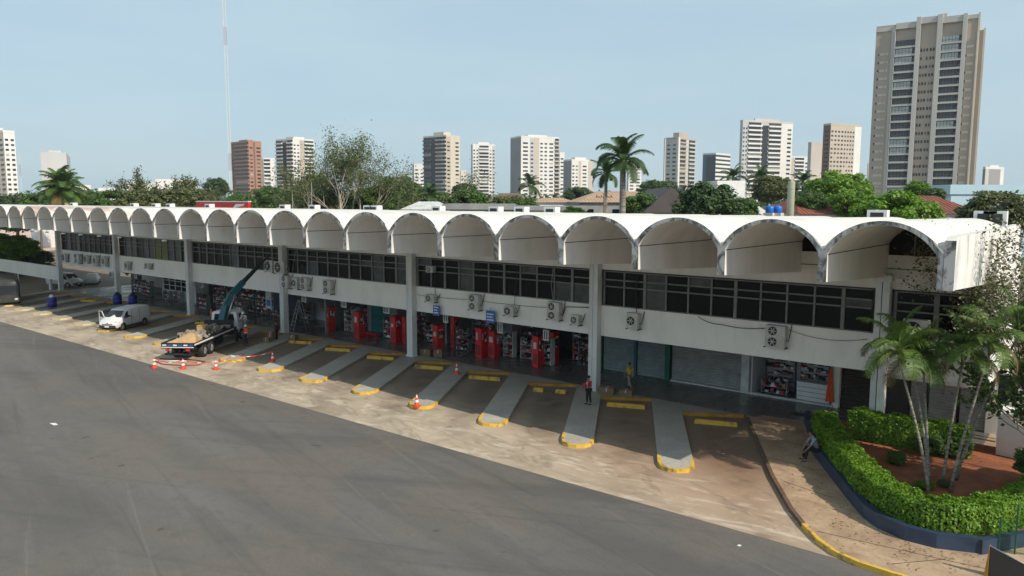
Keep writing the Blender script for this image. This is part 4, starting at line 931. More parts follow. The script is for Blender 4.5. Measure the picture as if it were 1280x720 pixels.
# ================================================================== PEOPLE
def skin_obj(name, verts, edges, radii, m, parent, sub=1, root=0):
    me = bpy.data.meshes.new(name); me.from_pydata(verts, edges, []); me.materials.append(M[m] if isinstance(m, str) else m)
    o = bpy.data.objects.new(name, me); COL.objects.link(o); o.parent = parent
    sk = o.modifiers.new('skin', 'SKIN'); sk.use_smooth_shade = True
    d = me.skin_vertices[0].data
    for i, r in enumerate(radii): d[i].radius = (r, r) if not isinstance(r, tuple) else r; d[i].use_root = (i == root)
    if sub: s = o.modifiers.new('subsurf', 'SUBSURF'); s.levels = s.render_levels = sub
    return o
def person(loc, rz, label, shirt, trousers, pose='stand', sleeve=.5, hair='hair', helmet=None, vest=None, shoes='black', scale=1.0, shorts=False, group='people at the bus station', skin='skin'):
    t = thing('person', label, 'person', loc, rz, group); t.scale = (scale,)*3
    V = Vector; S_ = {}
    if pose == 'sit':
        S_.update(pel=V((0, 0, .12)), abd=V((0, .08, .32)), ch=V((0, .16, .52)), nk=V((0, .26, .67)), hd=V((0, .35, .77)), top=V((0, .41, .91)))
        for s in (-1, 1): S_.update({('hip', s): V((s*.10, .04, .08)), ('kn', s): V((s*.17, .46, .12)), ('an', s): V((s*.15, .52, -.36)), ('toe', s): V((s*.16, .68, -.42)),
            ('sh', s): V((s*.19, .20, .57)), ('el', s): V((s*.25, .36, .32)), ('wr', s): V((s*.16, .52, .08)), ('hn', s): V((s*.13, .57, .01))})
    elif pose == 'crouch':
        S_.update(pel=V((0, -.1, .45)), abd=V((0, 0, .62)), ch=V((0, .14, .82)), nk=V((0, .24, .98)), hd=V((0, .30, 1.06)), top=V((0, .33, 1.22)))
        for s in (-1, 1): S_.update({('hip', s): V((s*.10, -.08, .42)), ('kn', s): V((s*.16, .32, .42)), ('an', s): V((s*.14, .08, .08)), ('toe', s): V((s*.15, .25, .03)),
            ('sh', s): V((s*.18, .18, .90)), ('el', s): V((s*.22, .38, .70)), ('wr', s): V((s*.12, .56, .62)), ('hn', s): V((s*.10, .63, .58))})
    else:
        S_.update(pel=V((0, 0, .92)), abd=V((0, .01, 1.08)), ch=V((0, .0, 1.30)), nk=V((0, .01, 1.46)), hd=V((0, .03, 1.54)), top=V((0, .02, 1.69)))
        for s in (-1, 1):
            st = {'stand': 0, 'walk': .26*s, 'carry': .04*s}[pose]
            S_.update({('hip', s): V((s*.095, 0, .90)), ('kn', s): V((s*.11, st*.5+(.05 if pose == 'walk' else .01), .49)), ('an', s): V((s*.115, st-.02, .085 + (.05 if pose == 'walk' and s < 0 else 0))), ('toe', s): V((s*.14, st+.13, .03+(.01 if s < 0 else 0))), ('sh', s): V((s*.18, 0, 1.405))})
            if pose == 'carry': S_.update({('el', s): V((s*.24, .04, 1.13)), ('wr', s): V((s*.10, .25, 1.16)), ('hn', s): V((s*.04, .30, 1.18))})
            else:
                aw = -.18*s if pose == 'walk' else .0
                S_.update({('el', s): V((s*.235, aw*.5-.02, 1.12)), ('wr', s): V((s*.25, aw+.05, .88)), ('hn', s): V((s*.25, aw+.08, .80))})
    vs, es, rs = [], [], []
    def add(p, r, prev=None):
        vs.append(tuple(p)); rs.append(r)
        if prev is not None: es.append((prev, len(vs)-1))
        return len(vs)-1
    i0 = add(S_['pel'], (.145, .10)); i1 = add(S_['abd'], (.13, .095), i0); i2 = add(S_['ch'], (.155, .105), i1); i3 = add(S_['nk'], .055, i2); i4 = add(S_['hd'], .07, i3)
    mid = (S_['hd']+S_['top'])/2; i5 = add(mid, (.078, .092), i4); add(S_['top'], .06, i5)
    for s in (-1, 1):
        a = add(S_['sh', s], .062, i2); a = add(S_['el', s], .042, a); a = add(S_['wr', s], .028, a); h = add(S_['hn', s], (.040, .022), a)
        d = (S_['hn', s]-S_['wr', s]).normalized(); side = d.cross(V((0, 1, 0))).normalized() if abs(d.y) < .8 else V((1, 0, 0))
        for f in range(4):
            b = S_['hn', s] + side*(f-1.5)*.019 + d*.022; k = add(b, .0095, h); k = add(b + d*(.036-.004*abs(f-1.4)) + V((0, .006, 0)), .0085, k); add(b + d*(.060-.006*abs(f-1.4)) + V((0, .018, 0)), .007, k)
        k = add(S_['wr', s]+d*.035+side*.034*(-s), .010, a); add(S_['wr', s]+d*.070+side*.048*(-s), .0085, k)
        a = add(S_['hip', s], .09, i0); a = add(S_['kn', s], .058, a); a = add(S_['an', s], .038, a); add(S_['toe', s], .032, a)
    body = skin_obj('body', vs, es, rs, skin, t)
    # shirt
    vs, es, rs = [], [], []
    low = S_['pel'] + (S_['abd']-S_['pel'])*.1
    j0 = add(low, (.165, .125)); j1 = add(S_['abd'], (.155, .12), j0); j2 = add(S_['ch'], (.175, .125), j1); add(S_['nk']-(S_['nk']-S_['ch'])*.25, .075, j2)
    for s in (-1, 1):
        a = add(S_['sh', s], .078, j2); e_ = S_['sh', s].lerp(S_['el', s], min(1, sleeve*2)); a = add(e_, .060, a)
        if sleeve > .5: add(S_['el', s].lerp(S_['wr', s], (sleeve-.5)*1.9), .045, a)
    skin_obj('shirt', vs, es, rs, shirt, t)
    vs, es, rs = [], [], []
    j0 = add(S_['pel'], (.155, .115))
    for s in (-1, 1):
        a = add(S_['hip', s], .098, j0); a = add(S_['kn', s], .074 if not shorts else .085, a)
        if not shorts: add(S_['an', s]+V((0, 0, .03)), .056, a)
    skin_obj('trousers', vs, es, rs, trousers, t)
    for s in (-1, 1):
        vs, es, rs = [], [], []
        a = add(S_['an', s]-V((0, .05, .03)), .048); a = add(S_['an', s]+V((0, .03, -.04)), .05, a); add(S_['toe', s]+V((0, .03, .012)), .04, a)
        skin_obj('shoe', vs, es, rs, shoes, t, 1)
    # head details
    hc = mid; fw = V((0, 1, 0)) if pose not in ('sit', 'crouch') else V((0, .85, -.35)).normalized(); up = fw.cross(V((1, 0, 0))).normalized() * (-1 if fw.cross(V((1, 0, 0))).z < 0 else 1)
    Mh = Matrix.Translation(hc) @ Matrix(((1, fw.x, up.x), (0, fw.y, up.y), (0, fw.z, up.z))).to_4x4()
    g = MB(); g.add([Mh @ V(p) for p in [(-.015, .085, -.02), (.015, .085, -.02), (0, .115, -.025), (0, .088, .03)]], [(0, 1, 2), (0, 2, 3), (2, 1, 3)])
    for s in (-1, 1): g.lathe([(0, -.006), (.02, -.004), (.026, .004), (.012, .01), (0, .01)], 8, 0, Mh @ Matrix.Translation((s*.085, .0, -.01)) @ Matrix.Rotation(R(90), 4, 'Y'))
    g.build('face', M[skin], t)
    g = MB()
    for s in (-1, 1): g.lathe([(0, .0), (.010, .0), (.0, .006)], 6, 0, Mh @ Matrix.Translation((s*.03, .088, .01)) @ Matrix.Rotation(R(-90), 4, 'X'))
    g.box(-.022, .022, .086, .092, -.052, -.046, 0, Mh); g.build('eyes_and_mouth', M['hair'], t)
    g = MB(); prof = [(.098, -.02), (.103, .03), (.09, .075), (.06, .105), (.02, .118), (0, .12)]
    if helmet: prof = [(.15, .0), (.125, .01), (.122, .05), (.10, .10), (.06, .13), (0, .142)]
    g.lathe(prof, 14, 0, Mh @ Matrix.Translation((0, -.012, .012)) @ Matrix.Scale(.88, 4, (1, 0, 0))); g.build('helmet' if helmet else 'hair_cap', M[helmet or hair], t)
    if vest:
        vs, es, rs = [], [], []
        j1 = add(S_['abd']-V((0, 0, .06)), (.168, .135)); j2 = add(S_['ch']-V((0, 0, .02)), (.182, .14), j1); add(S_['ch'].lerp(S_['nk'], .5), (.12, .1), j2)
        skin_obj('safety_vest', vs, es, rs, vest, t)
        g = MB(); z0 = S_['abd'].z+.02; g.lathe([(.178, z0), (.18, z0+.05)], 20, 0, Matrix.Scale(.80, 4, (0, 1, 0)));  g.build('reflective_band', M['white'], t)
    return t
for k_, c_ in {'c_red': (.42, .02, .03), 'c_yellow': (.65, .46, .02), 'c_navy': (.015, .025, .07), 'c_black': (.015, .015, .016), 'c_grey': (.24, .30, .36), 'c_beige': (.30, .24, .17), 'c_white': (.6, .6, .6), 'c_orange': (.80, .09, .02), 'c_pink': (.5, .16, .15), 'c_maroon': (.10, .015, .015), 'c_jean': (.04, .06, .10)}.items(): M[k_] = mat(k_[2:]+'_cloth', c_, .85, .2, 5)
p = person((-23.75, 36.6, KH), R(160), 'person in red and white shirt standing on an island holding a red folder', 'c_red', 'c_black', 'carry', .6)
q = MB(); q.box(-.17, .17, .30, .33, 1.05, 1.32); o = q.build('red_folder', M['c_red']); o.location = (-23.75, 36.6, KH); o.rotation_euler = (0, 0, R(160)); tag(o, 'red folder held against the chest of the person on the island', 'folder')
q = MB(); q.box(-.05, .08, .118, .135, 1.02, 1.36); q.build('white_shirt_front', M['c_white'], p)
person((-23.75, 41.3, KH), R(75), 'person in a bright yellow shirt walking past the blue grey shutters', 'c_yellow', 'c_beige', 'walk', .4)
person((-56.05, 34.45, .02), R(190), 'worker with orange safety vest and white helmet standing beside the crane truck', 'c_orange', 'c_navy', 'stand', .8, helmet='white', vest='c_orange')
person((-10.32, 35.15, .17+.44), R(125), 'person in a grey blue shirt sitting bent forward on the dark blue planter wall', 'c_grey', 'c_black', 'sit', .5, scale=1.08)
person((-57.9, 35.6, 1.33), R(200), 'worker in white bending over behind the load on the flatbed', 'c_white', 'c_grey', 'crouch', .9, helmet='white')
person((-66.9, 37.6, KH), R(170), 'person in an orange shirt walking beyond the truck', 'c_orange', 'c_jean', 'walk', .5)
person((-66.0, 38.9, KH), R(150), 'person in a pink and white top behind the truck cab', 'c_pink', 'c_black', 'stand', .5)
person((-56.0, 37.3, .02), R(120), 'person in a dark red top standing by cardboard boxes right of the cab', 'c_maroon', 'c_black', 'stand', .9)
person((-80.4, 42.6, KH), R(160), 'person in a white top standing behind the van roof', 'c_white', 'c_jean', 'stand', .5)
person((-29.2, 44.3, KH), R(200), 'person in black standing in the dark left of the second column', 'c_black', 'c_black', 'stand', .6)

# ================================================================== SMALL THINGS
cb = MB(); cb.prism([(-.2, -.2), (.2, -.2), (.2, .2), (-.2, .2)], 0, .04)
cone_me = []
def cone(x, y, z, label):
    t = thing('traffic_cone', label, 'traffic cone', (x, y, z), random.random(), 'orange and white traffic cones')
    if not cone_me:
        a_ = MB(); a_.prism([(-.2, -.2), (.2, -.2), (.2, .2), (-.2, .2)], 0, .04); a_.lathe([(.15, .04), (.115, .26)], 16); a_.lathe([(.088, .40), (.062, .54)], 16); a_.lathe([(.036, .66), (.025, .74), (0, .75)], 16)
        b_ = MB(); b_.lathe([(.115, .26), (.088, .40)], 16); b_.lathe([(.062, .54), (.036, .66)], 16)
        cone_me.extend([a_.mesh('cone_body', M['cone_red']), b_.mesh('reflective_collar', M['white'])])
    link('cone_body', cone_me[0], t); link('reflective_collar', cone_me[1], t)
for px, py, z, l_ in ((571, 467, KH, 'orange traffic cone on the grey island by the open shops'), (521, 508, KH+.01, 'orange traffic cone on the sunlit yellow island nose'), (229, 461, .01, 'orange traffic cone behind the truck, second of the taped row from the left'),
                      (193, 460, .01, 'leftmost orange traffic cone of the taped row'), (270, 462, .01, 'orange traffic cone below the worn island nose right of the truck'), (341, 452, KH, 'orange traffic cone where the red tape ends in the roof shade')):
    g_ = gnd(px, py, z); cone(g_.x, g_.y, z, l_)
def tape(pts, label, w=.06):
    P = []
    for i in range(len(pts)-1):
        a_, b_ = Vector(pts[i]), Vector(pts[i+1]); n = max(3, int((b_-a_).length/.25))
        for k in range(n): t = k/n; p = a_.lerp(b_, t); p.z -= .18*4*t*(1-t); P.append(p)
    P.append(Vector(pts[-1])); mb = MB()
    for i in range(len(P)-1):
        a_, b_ = P[i], P[i+1]; mb.quad(a_, b_, b_+Vector((0, 0, w)), a_+Vector((0, 0, w)), 0 if i % 4 else 1)
    return tag(mb.build('barrier_tape', [M['cone_red'], M['white']]), label, 'barrier tape', 'red and white tape round the truck')
c_ = [gnd(193, 460), gnd(229, 461), gnd(270, 462), gnd(341, 452)]
tape([(c_[0].x, c_[0].y, .6), (c_[1].x, c_[1].y, .6), (c_[2].x, c_[2].y, .6)], 'tape strung between the three sunlit cones')
tape([(c_[2].x, c_[2].y, .6), (-50.7, 29.9, .55), (c_[3].x, c_[3].y, .72)], 'tape rising from the third cone to the cone in the shade')
hz = [gnd(x, y, .05) for x, y in [(194, 452), (200, 448), (212, 449), (228, 449), (244, 450), (256, 452), (248, 456), (232, 457), (214, 456), (202, 455), (196, 452)]]
tag(MB().tube(hz, .045, 6).build('red_hose', mat('hose_red', (.30, .04, .03), .6)), 'red hose coiled on the concrete under the tail of the truck', 'hose')
pw = [gnd(206, 451, .1), gnd(230, 451.5, .1)]
tag(MB().tube(pw, .05, 6).build('white_pole', M['white']), 'white pole lying on the concrete behind the truck', 'pole')
def drum(x, y, label, top):
    t = thing('blue_drum', label, 'drum', (x, y, KH), 0, 'blue plastic drums')
    q = MB(); q.lathe([(0, 0), (.42, 0), (.46, .05), (.46, .35), (.48, .38), (.46, .41), (.46, .75), (.48, .78), (.46, .81), (.46, 1.05), (.40, 1.10), (0, 1.10)], 22); q.build('barrel', M['blue_plastic'], t)
    q = MB(); q.lathe([(0, 1.1), (.3, 1.1), (.26, 1.28), (.1, 1.42), (0, 1.43)], 12); q.build('bag', M[top], t)
drum(-91.9, 32.9, 'blue plastic drum with a pale bag on top on the islands left of the van', 'white_dirty'); drum(-88.9, 38.6, 'blue plastic drum at the foot of the second column from the left', 'navy')
drum(-86.9, 39.4, 'blue plastic drum just right of the second column from the left', 'navy')
def carton(x, y, z, s, label, rz=0, m='wood'):
    t = MB(); t.box(-s[0]/2, s[0]/2, -s[1]/2, s[1]/2, 0, s[2]); t.box(-.03, .03, -s[1]/2-.003, s[1]/2+.003, s[2]*.5, s[2]+.003, 1)
    o = t.build('cardboard_box', [M[m], M['white_dirty']], loc=(x, y, z), rz=rz); tag(o, label, 'cardboard box', 'boxes left on the platform'); return o
M['carton'] = mat('cardboard', (.22, .14, .08), .85, .2, 3)
for x, y, z, s, l_ in ((-55.5, 36.1, .01, (.6, .5, .55), 'brown box beside the dark red clad person, nearer one'), (-56.1, 36.9, .01, (.5, .5, .9), 'taller brown box behind the nearer one right of the cab'), (-54.6, 38.0, KH, (.7, .5, .45), 'brown box at the foot of the fourth column'),
                       (-41.3, 40.7, KH, (.9, .5, .5), 'brown box right of the foot of the third column'), (-40.2, 41.0, KH, (.7, .5, .55), 'dark brown box behind another right of the third column'), (-24.2, 39.4, KH, (.9, .6, .45), 'reddish brown box at the foot of the second column'), (-23.2, 40.0, KH, (.8, .6, .35), 'flat brown box right of the one at the second column')):
    carton(x, y, z, s, l_, .3, 'carton')
ld = thing('step_ladder', 'tall pale step ladder leaning beside the fourth column', 'ladder', (-56.3, 38.9, KH))
q = MB()
for xx in (-.25, .25): q.tube([(xx, 0, 0), (xx*.7, 1.0, 3.1)], .035, 5)
for i in range(9): q.tube([(-.25+.008*i, .1+i*.105, .3+i*.33), (.25-.008*i, .1+i*.105, .3+i*.33)], .02, 4)
q.build('front_rails', M['metal'], ld); q = MB()
for xx in (-.3, .3): q.tube([(xx, 2.0, 0), (xx*.6, 1.05, 3.1)], .03, 5)
q.build('back_rails', M['metal'], ld)
nb = thing('navy_banner', 'dark navy banner hung between posts behind the crane truck cab', 'banner', (-63.5, 43.5, 1.1)); MB().box(-2.1, 2.1, -.03, .03, 0, 2.3).build('cloth', M['navy'], nb)
q = MB(); q.tube([(-2.15, 0, -.95), (-2.15, 0, 2.4)], .04, 6); q.tube([(2.15, 0, -.95), (2.15, 0, 2.4)], .04, 6); q.build('post', M['metal'], nb)
wp = thing('white_poster', 'white and blue poster board left of the navy banner', 'poster', (-66.3, 43.4, 1.2)); MB().box(-.5, .5, -.03, .03, 0, 2.1).build('panel', M['white_dirty'], wp)
MB().box(-.35, .35, -.04, -.031, .3, .9).build('print', M['blue_sign'], wp)
# marks on the yard
tag(flat('manhole_cover', arc_poly(-13.6, 42.4, .42, 0, 2*math.pi, 16)[:-1], KH+.010, M['ac_dark']), 'dark round manhole cover on the platform left of the hedge', 'manhole cover', kind='thing')
g_ = gnd(67, 530); tag(flat('paper_scrap', [(g_.x-.35, g_.y-.08), (g_.x+.3, g_.y-.1), (g_.x+.35, g_.y+.1), (g_.x-.1, g_.y+.14)], .006, M['white']), 'white scrap lying alone on the dark asphalt at lower left', 'litter', kind='thing')
g_ = gnd(924, 682); tag(flat('paper_scrap', [(g_.x-.06, g_.y-.06), (g_.x+.06, g_.y-.06), (g_.x+.06, g_.y+.08), (g_.x-.05, g_.y+.08)], .006, M['white']), 'small pale scrap on the asphalt below the right apron edge', 'litter', kind='thing')
# ================================================================== VEGETATION
def leaf_mesh(centres, normals, size, jitter=.35, asp=.6, r=None):
    """one quad per leaf, oriented loosely along the normals"""
    r = r or rng; n = len(centres); c = np.asarray(centres, float)
    nr = np.asarray(normals, float) + r.normal(0, jitter, (n, 3)); nr /= np.linalg.norm(nr, axis=1)[:, None]+1e-9
    t = r.normal(0, 1, (n, 3)); t -= (t*nr).sum(1)[:, None]*nr; t /= np.linalg.norm(t, axis=1)[:, None]+1e-9; b = np.cross(nr, t)
    s = (size*r.uniform(.6, 1.35, n))[:, None]
    v = np.stack([c - t*s, c + b*s*asp, c + t*s, c - b*s*asp], 1).reshape(-1, 3); return v
def quads_mesh(name, v, m):
    n = len(v)//4; me = bpy.data.meshes.new(name); me.vertices.add(n*4); me.vertices.foreach_set('co', v.ravel())
    me.loops.add(n*4); me.loops.foreach_set('vertex_index', np.arange(n*4)); me.polygons.add(n); me.polygons.foreach_set('loop_start', np.arange(0, n*4, 4)); me.polygons.foreach_set('loop_total', np.full(n, 4))
    me.materials.append(m); me.update(calc_edges=True); return me
def crown(seed, nclump=60, nleaf=90, cr=.30, size=.042, flat_=.8, low=.1, shell=.55):
    """unit crown: radius 1, from z=0 to z=2*flat_"""
    r = np.random.default_rng(seed); C, Nn = [], []
    for i in range(nclump):
        d = r.normal(0, 1, 3); d /= np.linalg.norm(d)
        rad = r.uniform(shell, 1)**.8 * (1-cr*.6); ctr = d*rad
        if ctr[2] < -.75: ctr[2] *= .6
        k = cr*r.uniform(.55, 1.15)
        e = r.normal(0, 1, (nleaf, 3)); e /= np.linalg.norm(e, axis=1)[:, None]; rr = r.uniform(.5, 1, nleaf)[:, None]
        p = ctr + e*rr*k*np.array([1, 1, .75]); C.append(p); Nn.append(e*.7+np.array([0, 0, .6]))
    C = np.concatenate(C); Nn = np.concatenate(Nn); C[:, 2] = (C[:, 2]+1)*flat_
    return leaf_mesh(C, Nn, np.full(len(C), size), r=r)
KIND = {}
for k_, (sd, nc, nl, cr, sz, mm) in {'dark': (1, 110, 130, .30, .052, 'leaf_dark'), 'mid': (2, 120, 130, .27, .050, 'leaf_mid'), 'bright': (3, 150, 130, .24, .044, 'leaf_bright'), 'olive': (4, 95, 110, .27, .050, 'leaf_olive'), 'mid2': (5, 95, 130, .33, .052, 'leaf_mid'), 'dark2': (6, 85, 140, .34, .052, 'leaf_dark')}.items():
    KIND[k_] = quads_mesh('crown', crown(sd, nc, nl, cr, sz), M[mm])
def trunk_mesh(seed):
    r = random.Random(seed); mb = MB(); mb.tube([(0, 0, 0), (.03, .02, .45), (0, .03, 1.0)], [.075, .055, .045], 8)
    for i in range(5):
        a_ = i*1.257+r.random(); mb.tube([(0, .02, .7+.06*i), (.25*math.cos(a_), .25*math.sin(a_), 1.0+.08*i), (.5*math.cos(a_), .5*math.sin(a_), 1.5)], [.035, .025, .012], 5)
    return mb.mesh('trunk', M['trunk'])
TRK = [trunk_mesh(i) for i in range(3)]
def tree(px, ytop, wpx, D, kind, label, ybot=None, cat='tree', grp='trees behind the station'):
    p = at(px, 250, D); z = at(px, ytop, D).z; rad = wpx/2/CAM_F*D
    hcr = min(z*.8, rad*1.5) if ybot is None else z-at(px, ybot, D).z
    t = thing('leafy_tree', label, cat, (p.x, p.y, 0), random.random()*6, grp)
    c_ = link('crown', KIND[kind], t, (0, 0, z-hcr)); c_.scale = (rad, rad*.95, hcr/1.6)
    k_ = link('trunk', TRK[random.randrange(3)], t); h = (z-hcr*.30)/1.5; k_.scale = (max(.6, rad*.8), max(.6, rad*.8), h)
    return t
TL = [(18, 238, 70, 200, 'dark', 'low dark tree at the left edge below the white tower'), (48, 240, 44, 180, 'mid', 'small green tree left of the big left palm'), (112, 236, 46, 170, 'mid2', 'green tree right of the big left palm'),
 (140, 236, 48, 150, 'mid', 'green tree at the left foot of the flat topped tree'), (172, 234, 60, 140, 'olive', 'olive tree under the flat topped tree, left'), (206, 233, 62, 140, 'olive', 'olive tree under the flat topped tree, middle'), (238, 233, 50, 140, 'olive', 'olive tree under the flat topped tree, right'),
 (271, 222, 32, 300, 'dark2', 'dark round tree standing alone left of the mast'), (300, 241, 40, 200, 'mid', 'green tree at the foot of the brown tower'), (336, 231, 40, 210, 'mid2', 'green tree below the striped white tower'), (364, 234, 36, 190, 'mid', 'green tree left of the pale branching tree'),
 (395, 216, 46, 120, 'olive', 'olive tree in front of the tall white tower'), (408, 230, 72, 112, 'dark', 'dark bushy tree behind the pale stems, left'), (462, 232, 56, 108, 'mid', 'green tree behind the pale stems, right'), (500, 217, 50, 180, 'dark', 'dark tree right of the pale branching tree'),
 (478, 238, 40, 110, 'mid', 'mid green tree right of the pale stems'), (524, 232, 54, 130, 'mid2', 'green tree left of the dark and cream tower'), (545, 238, 34, 140, 'dark', 'dark tree at the foot of the dark and cream tower'), (587, 236, 56, 105, 'mid', 'rounded green tree between the cream tower and the slim white one'),
 (582, 228, 34, 200, 'dark', 'dark tree behind the rounded green tree'), (640, 241, 62, 112, 'olive', 'olive tree beside the brown tiled roof'), (655, 246, 44, 100, 'mid', 'low green tree right of the brown tiled roof'), (718, 258, 34, 76, 'bright', 'small bright bush top peeping over the vaults'),
 (722, 232, 34, 240, 'dark', 'dark tree in front of the right white block'), (800, 239, 46, 80, 'mid2', 'leafy tree just right of the royal palm trunk'), (822, 222, 52, 190, 'dark', 'dark spreading tree between royal palm and grey tower'), (884, 224, 80, 73, 'dark2', 'big dark green tree below the blue glass block'),
 (928, 246, 40, 82, 'mid', 'green foliage right of the big dark tree'), (962, 218, 44, 125, 'olive', 'olive palm like tree below the tall striped tower'), (978, 222, 34, 130, 'dark', 'dark tree left of the pale water column'), (1003, 236, 34, 110, 'dark', 'dark tree right of the pale water column'),
 (1046, 211, 78, 120, 'bright', 'large rounded bright green tree below the beige tower'), (1014, 239, 44, 96, 'mid', 'mid green tree left of the rounded bright one'), (1062, 236, 46, 92, 'bright', 'bright green tree right under the rounded one'), (1120, 235, 98, 72, 'bright', 'broad bright green tree rising over the vaults'),
 (1146, 226, 30, 130, 'bright', 'small green tree at the foot of the tallest tower'), (1168, 235, 24, 125, 'mid', 'little green tree right of the one at the tower foot'), (1238, 234, 76, 76, 'olive', 'dense olive green tree right of the red roof'), (1275, 240, 60, 70, 'olive', 'olive tree at the right edge above the roof')]
for t_ in TL: tree(t_[0], t_[1]-2, t_[2]*1.18, *t_[3:])
tree(10, 290, 72, 118, 'bright', 'dense green tree under the roof edge at the far left', ybot=330, grp='trees beyond the left end'); tree(28, 308, 70, 122, 'dark', 'dark tree mass behind the pale ramp wall', ybot=345, grp='trees beyond the left end')
tree(-20, 285, 70, 125, 'dark2', 'dark tree cut by the left edge', ybot=345, grp='trees beyond the left end')
# woodland far behind
r = np.random.default_rng(11); C, Nn, Sz = [], [], []
for i in range(560):
    px = r.uniform(-60, 1340); D = r.uniform(330, 700); g_ = at(px, 250, D); rad = r.uniform(6, 13); hh = 13 + (D-330)*.008 + r.uniform(-3, 4)
    e = r.normal(0, 1, (60, 3)); e /= np.linalg.norm(e, axis=1)[:, None]; C.append(np.array([g_.x, g_.y, hh*.55]) + e*np.array([rad, rad, hh*.5])); Nn.append(e+np.array([0, 0, .5])); Sz.append(np.full(60, 1.4))
tag(link('distant_woodland', quads_mesh('distant_woodland', leaf_mesh(np.concatenate(C), np.concatenate(Nn), np.concatenate(Sz), r=r), M['leaf_dark'])), 'belt of distant trees between the towers', kind='stuff')

def branch_tree(base, h, spread, seed, label, bark='trunk_pale', leaf='leaf_dry', stems=6, lean=(0, 0), levels=4, nleaf=26, lsize=.12, droop=0, r0=.16, name='branching_tree', grp=None, second=None, upd=.35, scat=.22, flatt=1):
    r_ = random.Random(seed); t = thing(name, label, 'tree', base, 0, grp); mb = MB(); tips = []
    def grow(p, d, L, rad, lv):
        pts = [p]; dd = Vector(d)
        for k in range(3):
            dd = (dd + Vector((r_.gauss(0, .16), r_.gauss(0, .16), r_.gauss(0, .08) - droop*.08))).normalized(); pts.append(pts[-1] + dd*L/3)
        mb.tube(pts, [rad, rad*.85, rad*.72, rad*.55], 6 if lv < 2 else 4, cap=False)
        if lv >= levels: tips.extend(pts); return
        for k in range(r_.choice((2, 3, 3))):
            a_ = r_.random()*6.28; sp = r_.uniform(.35, .75)
            nd = (dd + Vector((math.cos(a_)*sp*spread, math.sin(a_)*sp*spread, r_.uniform(-.1, upd)*flatt))).normalized()
            grow(pts[-1] if k else pts[-2], nd, L*r_.uniform(.62, .86), rad*.58, lv+1)
    for i in range(stems):
        a_ = i*6.28/stems + r_.random(); o_ = .25
        d = Vector((math.cos(a_)*.35*spread+lean[0], math.sin(a_)*.35*spread+lean[1], 1)).normalized()
        grow(Vector((math.cos(a_)*o_*.6, math.sin(a_)*o_*.6, 0)) if stems > 1 else Vector((0, 0, 0)), d, h*.34, r0, 0)
    mb.build('trunk', M[bark], t)
    rg = np.random.default_rng(seed); P = np.array([tuple(p) for p in tips]); 
    def lv_(n, s, m, nm):
        C = np.repeat(P, n, 0) + rg.normal(0, h*.028*scat/.22, (len(P)*n, 3))*rg.uniform(.2, 1, (len(P)*n, 1)); return link(nm, quads_mesh(nm, leaf_mesh(C, np.tile([[0, 0, 1.]], (len(C), 1)), np.full(len(C), s), .8, r=rg), M[m]), t)
    lv_(nleaf, lsize, leaf, 'crown')
    if second: lv_(second[1], second[2], second[0], 'blossom' if second[0] == 'blossom' else 'crown')
    return t
g_ = at(438, 262, 104); branch_tree((g_.x, g_.y, 0), 21.5, .70, 5, 'tall pale stemmed tree with thin sparse foliage against the sky', stems=7, levels=4, nleaf=17, lsize=.125, scat=.26, r0=.26, leaf='leaf_olive', second=('leaf_mid', 6, .12), grp='trees behind the station')
g_ = at(205, 262, 150); branch_tree((g_.x, g_.y, 0), 19, 1.5, 9, 'flat topped spreading tree with feathery sparse canopy', bark='trunk', stems=3, levels=4, nleaf=44, lsize=.20, r0=.28, leaf='leaf_olive', grp='trees behind the station', upd=.25, flatt=.6, scat=.30)
branch_tree((-.45, 35.9, .2), 11.4, .60, 31, 'thin twiggy tree with pale blossom at the right edge beside the station end', bark='trunk', stems=3, levels=5, nleaf=6, lsize=.075, r0=.07, leaf='leaf_olive', second=('blossom', 3, .045), lean=(-.05, .03), scat=.3)
branch_tree((-.9, 37.4, .45), 7.6, .8, 21, 'leafy young tree at the right edge with broad green leaves', bark='trunk_pale', stems=3, levels=3, nleaf=9, lsize=.13, r0=.08, leaf='leaf_mid', lean=(-.28, -.02))

# ------------------------------------------------------------------ palms
def frond(L, lift, droop, seed, nl=30, ll=.45, w=.024, vshape=.5):
    r_ = random.Random(seed); pts = []; a0 = lift; p = Vector((0, 0, 0)); n = 12
    for i in range(n+1):
        pts.append(p.copy()); a_ = a0 - droop*(i/n)**1.3; p = p + Vector((math.cos(a_), 0, math.sin(a_)))*L/n
    mb = MB(); mb.tube(pts, [.022*(1-.8*i/n)*L for i in range(n+1)], 4, cap=False)
    for i in range(nl):
        t = .14+.86*i/nl; k = min(n-1, int(t*n)); f = t*n-k; c = pts[k].lerp(pts[k+1], f); d = (pts[k+1]-pts[k]).normalized(); l_ = ll*L*(math.sin(math.pi*min(1, .12+t*.88))**.5)*.9*r_.uniform(.85, 1.1)
        for s in (-1, 1):
            out = (Vector((0, s, 0)) + d*.55 + Vector((0, 0, vshape*.5))).normalized(); mid = c + out*l_*.5; tip = c + out*l_*.92 + Vector((0, 0, -l_*(.38+.2*r_.random())))
            wd = d*w*L*.5; mb.add([c-wd, c+wd, mid+wd*.9, mid-wd*.9, tip], [(0, 1, 2, 3), (3, 2, 4)])
    return mb
